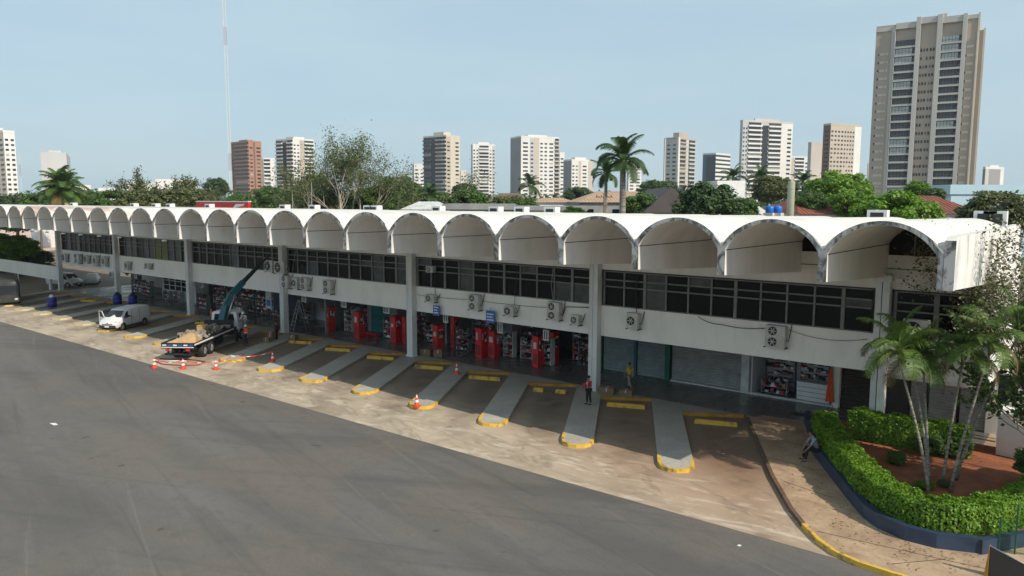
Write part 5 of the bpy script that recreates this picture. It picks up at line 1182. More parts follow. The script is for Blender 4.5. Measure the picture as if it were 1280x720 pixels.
def palm(base, top, nf, L, label, seed=0, r0=.10, ll=.38, group=None, bulge=False, leafm='palm_leaf', shaft=True, dry=1, name='palm_tree', fw=.024, crownshaft=None):
    r_ = random.Random(seed); b_ = Vector(base); t_ = Vector(top); t = thing(name, label, 'palm tree', base, 0, group); v = t_-b_
    pts = [Vector((0, 0, 0)) + Vector((v.x*(k/10)**1.25, v.y*(k/10)**1.25, v.z*k/10)) for k in range(11)]
    rr_ = [r0*(1.25 if k == 0 else 1-.035*k) for k in range(11)]
    MB().tube(pts, rr_, 9).build('trunk', M['palm_trunk'], t)
    if shaft:
        MB().tube([pts[-1]-Vector((0, 0, .05)), pts[-1]+Vector((0, 0, L*.14)), pts[-1]+Vector((0, 0, L*.30))], [r0*.85, r0*1.05, r0*.45], 8).build('crownshaft', crownshaft or M['leaf_olive'], t)
    tp = pts[-1]+Vector((0, 0, L*.24 if shaft else 0))
    for i in range(nf):
        q = (i+.5)/nf; lift = R(92-118*q) ; dr = R(60+65*r_.random()); fr = frond(L*r_.uniform(.85, 1.1), lift+R(8), dr, seed*100+i, ll=ll, w=fw)
        o = fr.build('frond', M[leafm] if i < nf-dry else M['palm_leaf_dry'], t, tuple(tp)); o.rotation_euler = (r_.uniform(-.15, .15), 0, i*2.4+r_.random()*.5)
    return t
gp = 'slender palms in the planter'
def pt(px, py, Y):
    d = FWD + RGT*((px-640)/CAM_F) - UPV*((py-360)/CAM_F); return tuple(CAM + d*(Y/d.y))
palm((-5.34, 33.0, .45), pt(1124, 452, 33.4), 15, 2.0, 'leftmost slender palm of the planter, leaning left in front of the first column', 1, .065, group=gp)
palm((-5.54, 34.2, .45), pt(1141, 462, 34.6), 14, 1.9, 'second slender palm from the left, straight grey trunk', 2, .062, group=gp, dry=3)
palm((-5.7, 34.8, .45), pt(1153, 450, 35.6), 12, 1.7, 'third palm from the left with a thick olive green crownshaft', 3, .07, group=gp, dry=2)
palm((-5.13, 34.6, .45), pt(1203, 455, 35.0), 15, 2.0, 'fourth slender palm from the left, leaning slightly right', 4, .062, group=gp, dry=2)
palm((-4.72, 33.8, .45), pt(1237, 442, 34.2), 14, 1.9, 'fifth slender palm from the left, leaning clearly right', 5, .062, group=gp)
palm((-4.79, 35.5, .45), pt(1270, 425, 35.8), 14, 1.9, 'rightmost palm of the planter, leaning hard to the right', 6, .07, group=gp, dry=2)
g_ = at(779, 262, 72); z_ = at(779, 212, 72).z
palm((g_.x, g_.y, 0), (g_.x-.1, g_.y, z_), 19, 3.2, 'tall royal palm with pale trunk rising above the vaults against the sky', 11, .42, fw=.034, ll=.34, crownshaft=M['leaf_bright'], dry=0, leafm='leaf_dark', name='royal_palm', group='palms behind the station')
g_ = at(757, 262, 95); z_ = at(757, 224, 95).z
palm((g_.x, g_.y, 0), (g_.x, g_.y, z_), 15, 2.7, 'smaller dark palm left behind the tall royal palm', 12, .3, fw=.034, ll=.34, dry=0, leafm='leaf_dark', name='royal_palm', group='palms behind the station')
g_ = at(79, 262, 160); z_ = at(79, 247, 160).z
palm((g_.x, g_.y, 0), (g_.x, g_.y, z_), 46, 6.0, 'broad bushy palm below the cream block at left', 13, .5, fw=.03, ll=.36, dry=3, leafm='leaf_mid', name='royal_palm', group='palms behind the station')
for px, y0, D, l_ in ((662, 232, 210, 'small dark palm in front of the wide white tower'), (538, 244, 125, 'palm among the green trees below the dark tower'), (948, 222, 135, 'palm below the tall striped tower'), (915, 222, 150, 'tiny palm left of the tall striped tower'), (1002, 228, 140, 'palm right of the tall striped tower')):
    g_ = at(px, 262, D); palm((g_.x, g_.y, 0), (g_.x, g_.y, at(px, y0+6, D).z), 14, D*.022, l_[0].upper()+l_[1:], int(px), .25, fw=.034, ll=.36, dry=0, leafm='leaf_dark', name='royal_palm', group='palms behind the station')

# ------------------------------------------------------------------ planter
wallp = [(-12.9, 41.6), (-12.75, 40.9), (-12.35, 40.0), (-11.55, 38.2), (-11.15, 36.7), (-9.85, 34.5), (-8.0, 31.4), (-6.95, 29.75), (-6.3, 29.1), (-5.3, 28.6), (-4.3, 28.6), (-3.1, 29.1)]
wall2 = [(-3.0, 29.02), (-1.97, 30.6), (0, 33.2), (1.2, 37), (1.0, 41.5)]
pw_ = thing('planter_wall', 'Low dark blue painted planter wall curving round the garden', 'planter wall', (-8, 33, KH))
mb = strip(wallp, -.02, .24, KH-.1, KH+.52, 0); mb.build('wall_section', M['blue_wall'], pw_, world=True)
for c_ in pw_.children: c_.location = (8, -33, -KH)
mb = strip(wall2, 0, .24, KH-.1, KH+.50, 0); o = mb.build('wall_section', M['blue_wall'], pw_); o.location = (8, -33, -KH)
soil = [(p_[0]+.18, p_[1]+.1) for p_ in wallp] + [(-2.2, 30.9), (-.2, 33.4), (1.0, 37), (.8, 41.6)]
me = bpy.data.meshes.new('planter_soil'); me.from_pydata([(x, y, KH+.30) for x, y in soil], [], [tuple(range(len(soil)))]); me.materials.append(M['soil']); me.update(); tag(link('planter_soil', me), kind='structure')
def hedge(pts, w, h, z0, n, label, seed, size=.055, leaf='leaf_bright'):
    Q = [tuple(p_) for p_ in pts]
    for _ in range(3): Q = [Q[0]] + [tuple(np.array(Q[i])*(1-f)+np.array(Q[i+1])*f) for i in range(len(Q)-1) for f in (.25, .75)] + [Q[-1]]
    r_ = np.random.default_rng(seed); P = np.array(Q, float); seg = np.linalg.norm(np.diff(P, axis=0), axis=1); cs = np.concatenate([[0], np.cumsum(seg)]); 
    s = r_.uniform(0, cs[-1], n); k = np.clip(np.searchsorted(cs, s)-1, 0, len(seg)-1); f = ((s-cs[k])/seg[k])[:, None]; base = P[k]*(1-f)+P[k+1]*f; d = (P[k+1]-P[k])/seg[k][:, None]; nn = np.stack([-d[:, 1], d[:, 0]], 1)
    u = r_.uniform(-1, 1, n); v = r_.uniform(0, 1, n); side = r_.random(n) < .55
    u = np.where(side, np.sign(u)*(1-np.abs(r_.normal(0, .10, n))), u); v = np.where(side, v, 1-np.abs(r_.normal(0, .07, n)))
    bump = 1+.04*np.sin(s*2.3+seed)+.03*np.sin(s*5.1+1)+.03*np.sin(s*11)
    wv = (.86+.14*np.sin(v*3.14))*bump
    C = np.concatenate([base + nn*(u*w/2*wv)[:, None], (z0+v*h*(1+.05*np.sin(s*3.7)+.04*np.sin(s*9+u*4)))[:, None]], 1); C += r_.normal(0, .02, C.shape)
    N_ = np.concatenate([nn*np.where(side, np.sign(u), u*.3)[:, None], np.where(side, .35, 1)[:, None]], 1)
    t = thing('hedge', label, 'hedge', (pts[0][0], pts[0][1], z0), 0, 'clipped hedges round the garden')
    o = link('foliage', quads_mesh('foliage', leaf_mesh(C, N_, np.full(n, size), .55, .62, r=r_), M[leaf]), t); o.location = (-pts[0][0], -pts[0][1], -z0)
    st = MB(); rr2 = random.Random(seed)
    for i in range(int(cs[-1]/.35)):
        s_ = (i+.5)*.35; kk = min(len(seg)-1, int(np.searchsorted(cs, s_)-1)); f_ = (s_-cs[kk])/seg[kk]; b_ = P[kk]*(1-f_)+P[kk+1]*f_
        for q in range(3): a_ = rr2.random()*6.28; st.tube([(b_[0]-pts[0][0], b_[1]-pts[0][1], -.1), (b_[0]-pts[0][0]+.35*math.cos(a_), b_[1]-pts[0][1]+.35*math.sin(a_), h*.8)], [.02, .008], 4, cap=False)
    st.build('stems', M['trunk'], t); return t
hedge([(-11.15, 38.9), (-10.35, 37.0), (-9.25, 34.8), (-7.75, 32.35), (-6.6, 30.6), (-5.4, 29.6), (-4.2, 29.5), (-3.25, 30.5), (-2.5, 31.8), (-1.9, 34.0), (-1.5, 37.0)], 1.15, 1.08, KH+.28, 66000, 'bright green clipped hedge curving along the blue planter wall', 1)
hedge([(-9.9, 39.0), (-9.3, 38.95), (-7, 39.0), (-4.8, 39.3)], 1.05, 1.40, KH+.28, 20000, 'straight bright green hedge along the back of the garden by the shutters', 2)
def bush(x, y, rad, h, label, kind, z0=KH+.3):
    t = thing('garden_bush', label, 'bush', (x, y, z0), random.random()*6, 'bushes in the garden bed'); c_ = link('foliage', KIND[kind], t, (0, 0, 0)); c_.scale = (rad, rad, h/1.6)
    st = MB(); st.tube([(0, 0, -.1), (.05, 0, h*.6)], [.03, .015], 5); st.build('stem', M['trunk'], t)
bush(-6.3, 38.4, .75, 1.1, 'dark rounded bush behind the palm trunks, left', 'mid2'); bush(-5.3, 38.8, .75, 1.1, 'dark rounded bush behind the palm trunks, right', 'mid'); bush(-7.2, 36.0, .5, .65, 'small low bush left of the palm bases', 'mid2')
bush(-5.6, 33.6, .42, .35, 'yellow green low plant at the foot of the palms', 'bright'); bush(-5.0, 34.3, .35, .35, 'tiny low plant right of the palm bases', 'olive'); bush(-2.2, 37.2, .9, 1.7, 'tall bush beside the white gatehouse', 'mid')
# white gatehouse
gh = thing('gatehouse', 'Small white gatehouse wall with a sloping top at the right edge behind the hedge', 'gatehouse', (-3.2, 40.4, KH))
q = MB(); q.add([(-.75, 0, 0), (2.2, -.6, 0), (2.2, 1.4, 0), (-.75, 1.8, 0), (-.75, 0, 2.25), (.1, -.18, 2.35), (2.2, -.6, 1.75), (2.2, 1.4, 1.75), (-.75, 1.8, 2.25)], [(0, 1, 6, 5, 4), (1, 2, 7, 6), (3, 0, 4, 8), (4, 5, 8), (5, 6, 7, 8), (2, 3, 8, 7)]); q.build('wall', M['white'], gh)
q = MB(); q.box(-.82, -.70, -.05, 1.85, 2.25, 2.33); q.build('cap', M['white_dirty'], gh)
rs = thing('ramp_wall', 'white slanting side wall behind the gatehouse at the station end', 'wall', (-4.0, 43.5, KH)); q = MB(); q.add([(-.3, 0, 0), (.9, 0, 0), (.9, 0, 3.0), (.6, 0, 3.0), (-.3, 0, 1.6), (-.3, .2, 0), (.9, .2, 0), (.9, .2, 3.0), (.6, .2, 3.0), (-.3, .2, 1.6)], [(0, 1, 2, 3, 4), (9, 8, 7, 6, 5), (4, 3, 8, 9), (0, 4, 9, 5), (1, 6, 7, 2), (2, 7, 8, 3)]); q.build('panel', M['white'], rs)
nw = thing('navy_hoarding', 'dark navy hoarding between the station end and the gatehouse', 'panel', (-3.5, 44.0, 1.6)); MB().box(-.9, 1.3, 0, .1, 0, 1.9).build('board', M['navy'], nw); MB().box(-.95, 1.35, -.02, .12, 1.9, 1.97).build('trim', M['metal'], nw)
bk = thing('brick_building', 'Peach coloured building wall beyond the right end of the station', 'building', (4, 56, 0)); MB().box(-8, 14, 0, 6, 0, 7.5).build('wall', mat('peach_wall', (.50, .33, .22), .8, .35, .5), bk)
MB().box(-8.2, 14.2, -.3, 6.3, 7.5, 7.7).build('roof', M['white_dirty'], bk)
for i in range(5): MB().box(-7+i*3, -5.6+i*3, -.03, 0, 2.5, 4.0).build('window', M['glass_pale'], bk)
# glass fence and dark board at lower right
gf = thing('glass_fence', 'Glass panel fence with green posts at the lower right corner', 'fence', (-2.6, 29.6, KH))
for i, (x, y, h) in enumerate(((0.0, 0.0, 1.25), (.45, .2, 1.75), (.95, .4, 1.75))):
    MB().box(x-.025, x+.025, y-.025, y+.025, 0, h).build('post', M['green'], gf)
M['fence_glass'] = bpy.data.materials.new('fence_glass'); M['fence_glass'].use_nodes = True
b_ = M['fence_glass'].node_tree.nodes['Principled BSDF']; b_.inputs['Base Color'].default_value = (.75, .92, .86, 1); b_.inputs['Roughness'].default_value = .03; b_.inputs['Transmission Weight'].default_value = 1; b_.inputs['IOR'].default_value = 1.1
for (x0, y0), (x1, y1), h in (((.04, .02), (.42, .18), 1.2), ((.48, .21), (.92, .38), 1.7)):
    q = MB(); d_ = Vector((x1-x0, y1-y0)).normalized(); n_ = Vector((-d_.y, d_.x))*.006
    q.prism([(x0-n_.x, y0-n_.y), (x1-n_.x, y1-n_.y), (x1+n_.x, y1+n_.y), (x0+n_.x, y0+n_.y)], .05, h); q.build('glass_panel', M['fence_glass'], gf)
db = thing('leaning_board', 'Dark board with a pale top edge and ochre side leaning at the lower right corner', 'sign board', (-2.62, 27.4, KH))
q = MB(); q.add([(0, 0, -.17), (1.5, .35, -.17), (1.5, .35, .35), (0, 0, 1.0), (0, .06, -.17), (1.5, .41, -.17), (1.5, .41, .35), (0, .06, 1.0)], [(0, 1, 2, 3), (7, 6, 5, 4), (3, 2, 6, 7), (1, 5, 6, 2)]); q.build('board', M['black'], db)
q = MB(); q.add([(-.02, -.02, -.17), (.0, .08, -.17), (.0, .08, 1.05), (-.02, -.02, 1.05), (-.14, .02, -.17), (-.12, .12, -.17)], [(0, 1, 2, 3), (0, 3, 4), (1, 5, 2), (4, 3, 2, 5)]); q.build('side_edge', M['ochre'], db)
q = MB(); q.tube([(0, .03, 1.01), (1.5, .38, .36)], .022, 5); q.build('top_edge', M['metal'], db)
# pale ramp wall at far left, under the roof
rw = thing('ramp_parapet', 'Long pale concrete parapet running left from the far left column', 'parapet wall', (-140, 39.8, 0)); q = MB()
for i in range(4): q.box(-45, 31.4, -.02*(i % 2), .3, 1.45+i*.45, 1.88+i*.45)
q.build('wall', M['wall'], rw)
for i in range(7): MB().box(-44+i*12, -43.4+i*12, .02, .28, 0, 1.44).build('post', M['column'], rw)

# fallen leaves and litter round the garden
r = np.random.default_rng(5); n = 900; seg_ = np.array(wallp[2:]); k = r.integers(0, len(seg_)-1, n); f = r.random((n, 1)); b_ = seg_[k]*(1-f)+seg_[k+1]*f
off = np.abs(r.normal(0, .8, n)) * np.where(r.random(n) < .5, 1, -1.6); dd = seg_[k+1]-seg_[k]; nn_ = np.stack([-dd[:, 1], dd[:, 0]], 1)/np.linalg.norm(dd, axis=1)[:, None]
xy = b_ + nn_*off[:, None]; zz = np.where(off > 0, KH+.32, KH+.015); xy = xy[(off > .3) | (off < -.08)]; zz = zz[(off > .3) | (off < -.08)]
tag(link('fallen_leaves', quads_mesh('fallen_leaves', leaf_mesh(np.concatenate([xy, zz[:, None]], 1), np.tile([[0, 0, 1.]], (len(xy), 1)), np.full(len(xy), .045), .25, r=r), M['leaf_dry'])), 'dry fallen leaves scattered on the soil and pavement by the planter', kind='stuff')

# the garden tree just outside the picture whose shade lies over the soil and the pavement
gt = thing('garden_tree', 'broad leafy tree standing at the street end of the garden, shading the soil', 'tree', (1.6, 34.2, 0), .4)
c_ = link('crown', KIND['mid'], gt, (0, 0, 3.6)); c_.scale = (2.9, 2.7, 2.6)
k_ = link('trunk', TRK[1], gt); k_.scale = (1.6, 1.6, 3.9)
# ================================================================== BACKGROUND
M['tile_red'] = mat('red_roof_tiles', (.30, .085, .05), .85, scale=.8, col2=(.17, .06, .045), bump=.5, bscale=3, fine=.3)
M['tile_peach'] = mat('peach_roof', (.50, .33, .22), .85, .25, .5)
M['tile_brown'] = mat('brown_roof', (.20, .13, .10), .85, .35, .5)
M['roof_grey'] = mat('grey_sheet_roof', (.30, .30, .30), .6, .3, .4)
M['roof_dark'] = mat('dark_slate_roof', (.10, .085, .085), .8, .25, .5)
M['pale_blue'] = mat('pale_blue_cladding', (.42, .58, .68), .5, .1, .3)
def house(px0, px1, y_eave, y_ridge, D, dep, wallm, roofm, label, form='hip', wins=4, rot=0):
    a_, b_ = at(px0, 250, D), at(px1, 250, D); ze = at((px0+px1)/2, y_eave, D).z; zr = at((px0+px1)/2, y_ridge, D).z
    mid = (a_+b_)/2; w = (b_-a_).length; ang = math.atan2(b_.y-a_.y, b_.x-a_.x) + rot
    t = thing('house', label, 'house', (mid.x, mid.y, 0), ang, 'buildings just behind the station')
    MB().box(-w/2+.4, w/2-.4, 0, dep, 0, ze).build('wall', M[wallm], t)
    r_ = MB(); i_ = min(w*.28, dep*.5) if form == 'hip' else 0
    if form == 'flat': r_.box(-w/2, w/2, -.3, dep+.3, ze, zr)
    elif form == 'gable_front': r_.add([(-w/2, -.4, ze), (w/2, -.4, ze), (0, -.4, zr), (-w/2, dep, ze), (w/2, dep, ze), (0, dep, zr)], [(0, 1, 2), (3, 5, 4), (0, 2, 5, 3), (1, 4, 5, 2), (0, 3, 4, 1)])
    else:
        r_.add([(-w/2, -.4, ze), (w/2, -.4, ze), (w/2, dep+.4, ze), (-w/2, dep+.4, ze), (-w/2+i_, dep/2, zr), (w/2-i_, dep/2, zr)], [(0, 1, 5, 4), (1, 2, 5), (2, 3, 4, 5), (3, 0, 4), (0, 3, 2, 1)])
        n = int(w/.5)
        for k in range(n):      # rolls of tile running up the front slope
            u = -w/2+.25+k*.5; lim = dep/2 if -w/2+i_ <= u <= w/2-i_ else (u+w/2)/max(i_, .01)*dep/2 if u < 0 else (w/2-u)/max(i_, .01)*dep/2
            lim = max(0, min(dep/2, lim)); f = lim/(dep/2); r_.tube([(u, -.42, ze+.02), (u, lim*.99-.4*(1-f), ze+(zr-ze)*f+.02)], .03, 4, 0, False, False)
    rf = r_.build('roof', M[roofm], t)
    for k in range(wins):
        x = -w/2+w*(k+.5)/wins; MB().box(x-.5, x+.5, -.03, 0, max(1, ze-2.2), max(2, ze-1.0)).build('window', M['glass'], t)
    return t
house(998, 1085, 268, 246, 92, 16, 'white_dirty', 'tile_red', 'Long red tiled roof left of the broad bright tree'); house(1150, 1232, 267, 244, 88, 14, 'white_dirty', 'tile_red', 'Red tiled roof right of the broad bright tree')
house(722, 850, 253, 238, 112, 24, 'roof_grey', 'tile_peach', 'Wide low peach roofed hall behind the royal palm'); house(803, 874, 266, 234, 78, 14, 'white_dirty', 'roof_dark', 'dark gabled roof with white verges left of the big dark tree', 'gable_front', 0)
house(608, 664, 252, 241, 130, 14, 'white_dirty', 'tile_brown', 'Brown tiled house behind the olive tree'); house(664, 722, 253, 247, 135, 14, 'white', 'tile_peach', 'low house with orange roof below the wide white tower')
house(553, 645, 262, 255, 84, 12, 'roof_grey', 'roof_grey', 'Long grey sheet roofed shed just behind the vaults', 'flat', 3); house(500, 560, 262, 252, 88, 10, 'white', 'white_dirty', 'Pale low house behind the joined rooftop units', 'hip', 3)
house(640, 735, 263, 258, 86, 12, 'white_dirty', 'roof_grey', 'low white wall building under the orange roofed house', 'flat', 5)
house(34, 62, 262, 249, 190, 14, 'white', 'tile_peach', 'Small pinkish house left of the broad left palm'); house(90, 104, 262, 231, 210, 4, 'white', 'white', 'narrow white building right behind the broad left palm', 'flat', 1)
house(124, 137, 262, 235, 260, 10, 'white', 'white', 'tiny white block left of the flat topped tree', 'flat', 1); house(158, 186, 252, 228, 330, 12, 'white', 'white', 'white building seen through the left of the flat topped tree', 'flat', 6); house(196, 222, 252, 224, 330, 12, 'white', 'white', 'white building seen through the right of the flat topped tree', 'flat', 6)
house(305, 338, 262, 244, 210, 12, 'white', 'roof_grey', 'low white house below the brown tower'); house(1186, 1330, 243, 231, 150, 10, 'pale_blue', 'pale_blue', 'Long pale blue clad warehouse right of the tallest tower', 'flat', 0)
house(895, 930, 262, 226, 96, 8, 'white', 'white', 'white stepped building right of the big dark tree', 'flat', 2)
wr_ = thing('white_ramp', 'white sloping roof structure descending right of the big dark tree', 'structure', tuple(at(935, 262, 88).to_2d()) + (0,), YAW*-1 + 0)
q = MB(); h0 = at(935, 236, 88).z; q.add([(-1.8, 0, h0), (3.2, 0, 10.2), (3.2, 4, 10.2), (-1.8, 4, h0), (-1.8, 0, h0-1), (3.2, 0, 9.6), (3.2, 4, 9.6), (-1.8, 4, h0-1)], [(0, 1, 2, 3), (4, 5, 1, 0), (1, 5, 6, 2), (7, 6, 5, 4), (3, 2, 6, 7), (0, 3, 7, 4)]); q.build('slab', M['white'], wr_)
wr_.rotation_euler = (0, 0, math.atan2(RGT.y, RGT.x)); q = MB(); q.box(-1.6, -1.3, .5, .8, 0, h0-1); q.box(2.7, 3, .5, .8, 0, 9.6); q.build('post', M['white'], wr_)
# water column, blue tanks, pole
g_ = at(988, 262, 92); h_ = at(988, 228, 92).z
wt = thing('water_tower', 'Tall pale green cylindrical water tower behind the vaults', 'water tower', (g_.x, g_.y, 0)); MB().lathe([(0, 0), (.42, 0), (.42, h_), (.38, h_+.1), (0, h_+.15)], 18).build('shaft', mat('pale_green_render', (.36, .38, .29), .7, .2, .5), wt)
q = MB()
for i in range(int(h_/1.0)): q.lathe([(.43, i*1.0+.5), (.445, i*1.0+.52), (.43, i*1.0+.55)], 18)
q.build('ring', M['metal'], wt)
for px, l_ in ((962, 'left'), (972, 'right')):
    g_ = at(px, 268, 80); z0 = at(px, 266, 80).z; t = thing('water_tank', 'Blue plastic water tank behind the vaults, %s one of the pair' % l_, 'water tank', (g_.x, g_.y, z0), 0, 'blue water tanks')
    MB().lathe([(0, 0), (.40, 0), (.44, .1), (.44, .55), (.36, .68), (.12, .76), (0, .77)], 16).build('tank', mat('bright_blue_tank', (.01, .13, .48), .4), t); MB().box(-.5, .5, -.5, .5, -z0, -.01).build('stand', M['white_dirty'], t)
def pole(px, ytop, D, label, arms=2, rad=.12):
    g_ = at(px, 262, D); h = at(px, ytop, D).z; t = thing('utility_pole', label, 'utility pole', (g_.x, g_.y, 0), math.atan2(RGT.y, RGT.x), 'poles behind the station')
    MB().tube([(0, 0, 0), (0, 0, h)], [rad, rad*.7], 8).build('post', M['trunk'] if arms else M['metal'], t)
    for i in range(arms):
        q = MB(); q.box(-.9, .9, -.05, .05, h-.5-i*.9, h-.4-i*.9)
        for k in range(4): q.tube([(-.8+k*.53, 0, h-.4-i*.9), (-.8+k*.53, 0, h-.22-i*.9)], .035, 5)
        q.build('crossarm', M['trunk'], t)
pole(755, 241, 82, 'brown utility pole with two crossarms left of the royal palm'); pole(390, 228, 95, 'thin pale pole in front of the red parapet', 0, .05); pole(366, 238, 95, 'thin pale pole at the right of the red parapet', 0, .05)
# far radio masts
def mast(px, pxt, ytop, D, w, label, seg):
    g_ = at(px, 262, D); h = at(px, ytop, D).z; t = thing('radio_mast', label, 'radio mast', (g_.x, g_.y, 0)); cols = [M['white'], mat('mast_red', (.5, .30, .27), .6)]
    sh = h/seg
    for i in range(seg):
        q = MB(); L = [(w/2*math.cos(k*2.094), w/2*math.sin(k*2.094)) for k in range(3)]
        for k in range(3):
            q.tube([(L[k][0], L[k][1], i*sh), (L[k][0], L[k][1], (i+1)*sh)], .11, 4, cap=False)
            nb_ = int(sh/(w*1.3))
            for j in range(nb_):
                z0 = i*sh+j*sh/nb_; z1 = z0+sh/nb_; A_, B_ = L[k], L[(k+1) % 3]; q.tube([(A_[0], A_[1], z0), (B_[0], B_[1], z1)], .055, 3, cap=False); q.tube([(A_[0], A_[1], z1), (B_[0], B_[1], z1)], .05, 3, cap=False)
        q.build('lattice_section', cols[(i % 7) == 3], t)
    return t
mast(290.5, 281, -25, 400, 1.7, 'Tall guyed lattice radio mast rising out of the top of the picture', 14); mast(28.5, 28, 192, 900, 1.6, 'thin distant mast at the far left sky', 5)

# ------------------------------------------------------------------ towers
T_ = {'cream': (.62, .56, .47), 'white': (.72, .71, .69), 'grey': (.30, .30, .31), 'lgrey': (.50, .51, .52), 'brick': (.38, .20, .14), 'brown': (.16, .10, .08), 'beige': (.50, .43, .36), 'taupe': (.46, .385, .32), 'pink': (.54, .475, .43), 'bluegl': (.06, .12, .20), 'dgrey': (.12, .12, .125), 'stone': (.55, .53, .50)}
for k_, c_ in T_.items(): M['t_'+k_] = mat('tower_render_'+k_, c_, .8 if k_ != 'bluegl' else .15, .12, .05)
a = Nodes('tower_window_glass', .15); g_ = a.n.nodes.new('ShaderNodeNewGeometry'); c = a.mix(a.rng(g_.outputs['Random Per Island'], .55, 1.0), (.025, .03, .036), (.17, .18, .18)); c = a.mix(a.rng(g_.outputs['Random Per Island'], .93, .94), c, (.42, .40, .36)); a.col(c); M['t_glass'] = a.m
def tower(px0, pxm, px1, ytop, D, nfl, left, right, label, left_col='white', right_col='white', top=0, theta=R(50), ztop_box=None, cat='apartment tower', base_pz=None):
    """corner at pxm; left face to px0, right face to px1; left/right: strips (width, kind, colour)"""
    x = lambda px: (px-640)/CAM_F
    xB = x(pxm)*D; c_, s_ = math.cos(theta), math.sin(theta)
    # left face direction (camera x,depth) = (-c,s), right = (s,c)
    wa = (xB - x(px0)*D)/(c_ + x(px0)*s_) if px0 < pxm else 8
    wb = (x(px1)*D - xB)/(s_ - x(px1)*c_) if px1 > pxm else 8
    H = at(pxm, ytop, D).z; o_ = at(pxm, 250, D)
    t = thing('apartment_tower', label, cat, (o_.x, o_.y, 0), 0, 'towers on the skyline')
    F2 = Vector((FWD.x, FWD.y)).normalized(); R2 = Vector((F2.y, -F2.x)); dl = R2*(-c_)+F2*s_; dr = R2*s_+F2*c_
    def P(a_, b_, z): v = dl*a_+dr*b_; return (v.x, v.y, z)
    mb = MB(); vs = [P(0, 0, 0), P(wa, 0, 0), P(wa, wb, 0), P(0, wb, 0), P(0, 0, H), P(wa, 0, H), P(wa, wb, H), P(0, wb, H)]
    mb.add(vs, [(4, 7, 6, 5)], 0); mb.add(vs, [(0, 4, 5, 1)], 1); mb.add(vs, [(0, 3, 7, 4)], 2); mb.add(vs, [(1, 5, 6, 2), (3, 2, 6, 7)], 0)
    mb.build('wall', [M['t_lgrey'], M['t_'+left_col], M['t_'+right_col]], t)
    fh = H/nfl; win = MB(); trim = {}; zmin = max(0, 3)
    def slab(face, u0, u1, z0, z1, out0, out1, mbx):
        # box on a face between distances out0..out1 from it
        def q(u, o, z):
            v = (dl*u - dr*o) if face == 'L' else (dr*u - dl*o); return (v.x, v.y, z)
        vs = [q(u, o, z) for z in (z0, z1) for o in (out0, out1) for u in (u0, u1)]
        fs = [(0, 2, 3, 1), (4, 5, 7, 6), (0, 1, 5, 4), (2, 6, 7, 3), (0, 4, 6, 2), (1, 3, 7, 5)]
        if face == 'L': fs = [f[::-1] for f in fs]
        mbx.add(vs, fs)
    for face, spec, wd in (('L', left, wa), ('R', right, wb)):
        tot = sum(s[0] for s in spec) or 1; u = 0
        for s in spec:
            w_ = s[0]/tot*wd; kd = s[1]; colr = s[2] if len(s) > 2 else None; u0, u1 = u, u+w_; u += w_
            tm = trim.setdefault(colr, MB()) if colr else None
            if kd == 'plain' and tm: slab(face, u0, u1, 0, H, 0.02, .10, tm)
            elif kd == 'rib' and tm: slab(face, u0, u1, 0, H+.8, 0.02, .9, tm)
            elif kd == 'glass': slab(face, u0+.1, u1-.1, 4, H-2, -.02, .12, win)
            elif kd in ('win', 'win2', 'win3'):
                nw = {'win': 1, 'win2': 2, 'win3': 4}[kd]
                if tm: slab(face, u0, u1, 0, H, .02, .08, tm)
                for f in range(2, nfl-1):
                    for k in range(nw): c0 = u0+w_*(k+.22)/nw; c1 = u0+w_*(k+.78)/nw; slab(face, c0, c1, f*fh+fh*.30, f*fh+fh*.72, .05, .14, win)
            elif kd == 'balc':
                for f in range(2, nfl): slab(face, u0+w_*.04, u1-w_*.04, f*fh+fh*.33, f*fh+fh*.95, .02, .12, win); slab(face, u0, u1, f*fh-.12, f*fh+fh*.33, .02, 1.1, tm or trim.setdefault('white', MB()))
            elif kd == 'band':
                for f in range(2, nfl): slab(face, u0, u1, f*fh+fh*.42, f*fh+fh*.86, .02, .10, win)
    wo = win.build('window', M['t_glass'], t); wo['kind'] = 'stuff'
    for k_, m_ in trim.items():
        if m_.v: m_.build('facade_trim', M['t_'+k_], t)['kind'] = 'stuff'
    if top:
        mb = MB(); q = [P(wa*.25, wb*.25, 0), P(wa*.7, wb*.25, 0), P(wa*.7, wb*.75, 0), P(wa*.25, wb*.75, 0)]; mb.prism([(p_[0], p_[1]) for p_ in q], H, H+top); mb.build('roof_plant', M['t_'+right_col], t)
    mb = MB(); 
    for face, wd in (('L', wa), ('R', wb)): slab(face, 0, wd, H-.2, H+1.1, -.25, .15, mb)
    mb.build('parapet', M['t_'+right_col], t)
    return t
W, B_, G_ = 'white', 'balc', 'glass'  # most left faces get a darker colour, shade painted in
tower(-30, 10, 24, 166, 420, 18, [(1, 'win2'), (2, 'balc', 'white')], [(1, 'win2')], 'White tower with long balconies cut by the left edge', 'cream', 'white', 3, R(35))
tower(54, 62, 91, 196, 560, 15, [(1, 'win2')], [(.25, 'win', 'white'), (1, 'plain', 'white'), (.15, 'plain', 'dgrey'), (.5, 'rib', 'white'), (.15, 'plain', 'dgrey'), (1, 'plain', 'cream'), (.2, 'win', 'cream')], 'Cream slab sided block above the broad left palm', 'grey', 'cream', 2, R(62))
tower(291, 313, 329, 178, 640, 19, [(1, 'balc', 'brick'), (.3, 'win', 'brown')], [(.7, 'win', 'brick'), (.25, 'plain', 'brown'), (1, 'win', 'brick')], 'Reddish brown brick tower right of the mast', 'brown', 'brick', 2.5, R(42))  # brown left face: the shaded brick put into its colour
tower(329, 331, 345, 199, 760, 14, [(1, 'plain', 'white')], [(.6, 'balc', 'white'), (.4, 'plain', 'white')], 'Small white striped tower between the brown and the tall white towers', 'lgrey', 'white', 0, R(70))
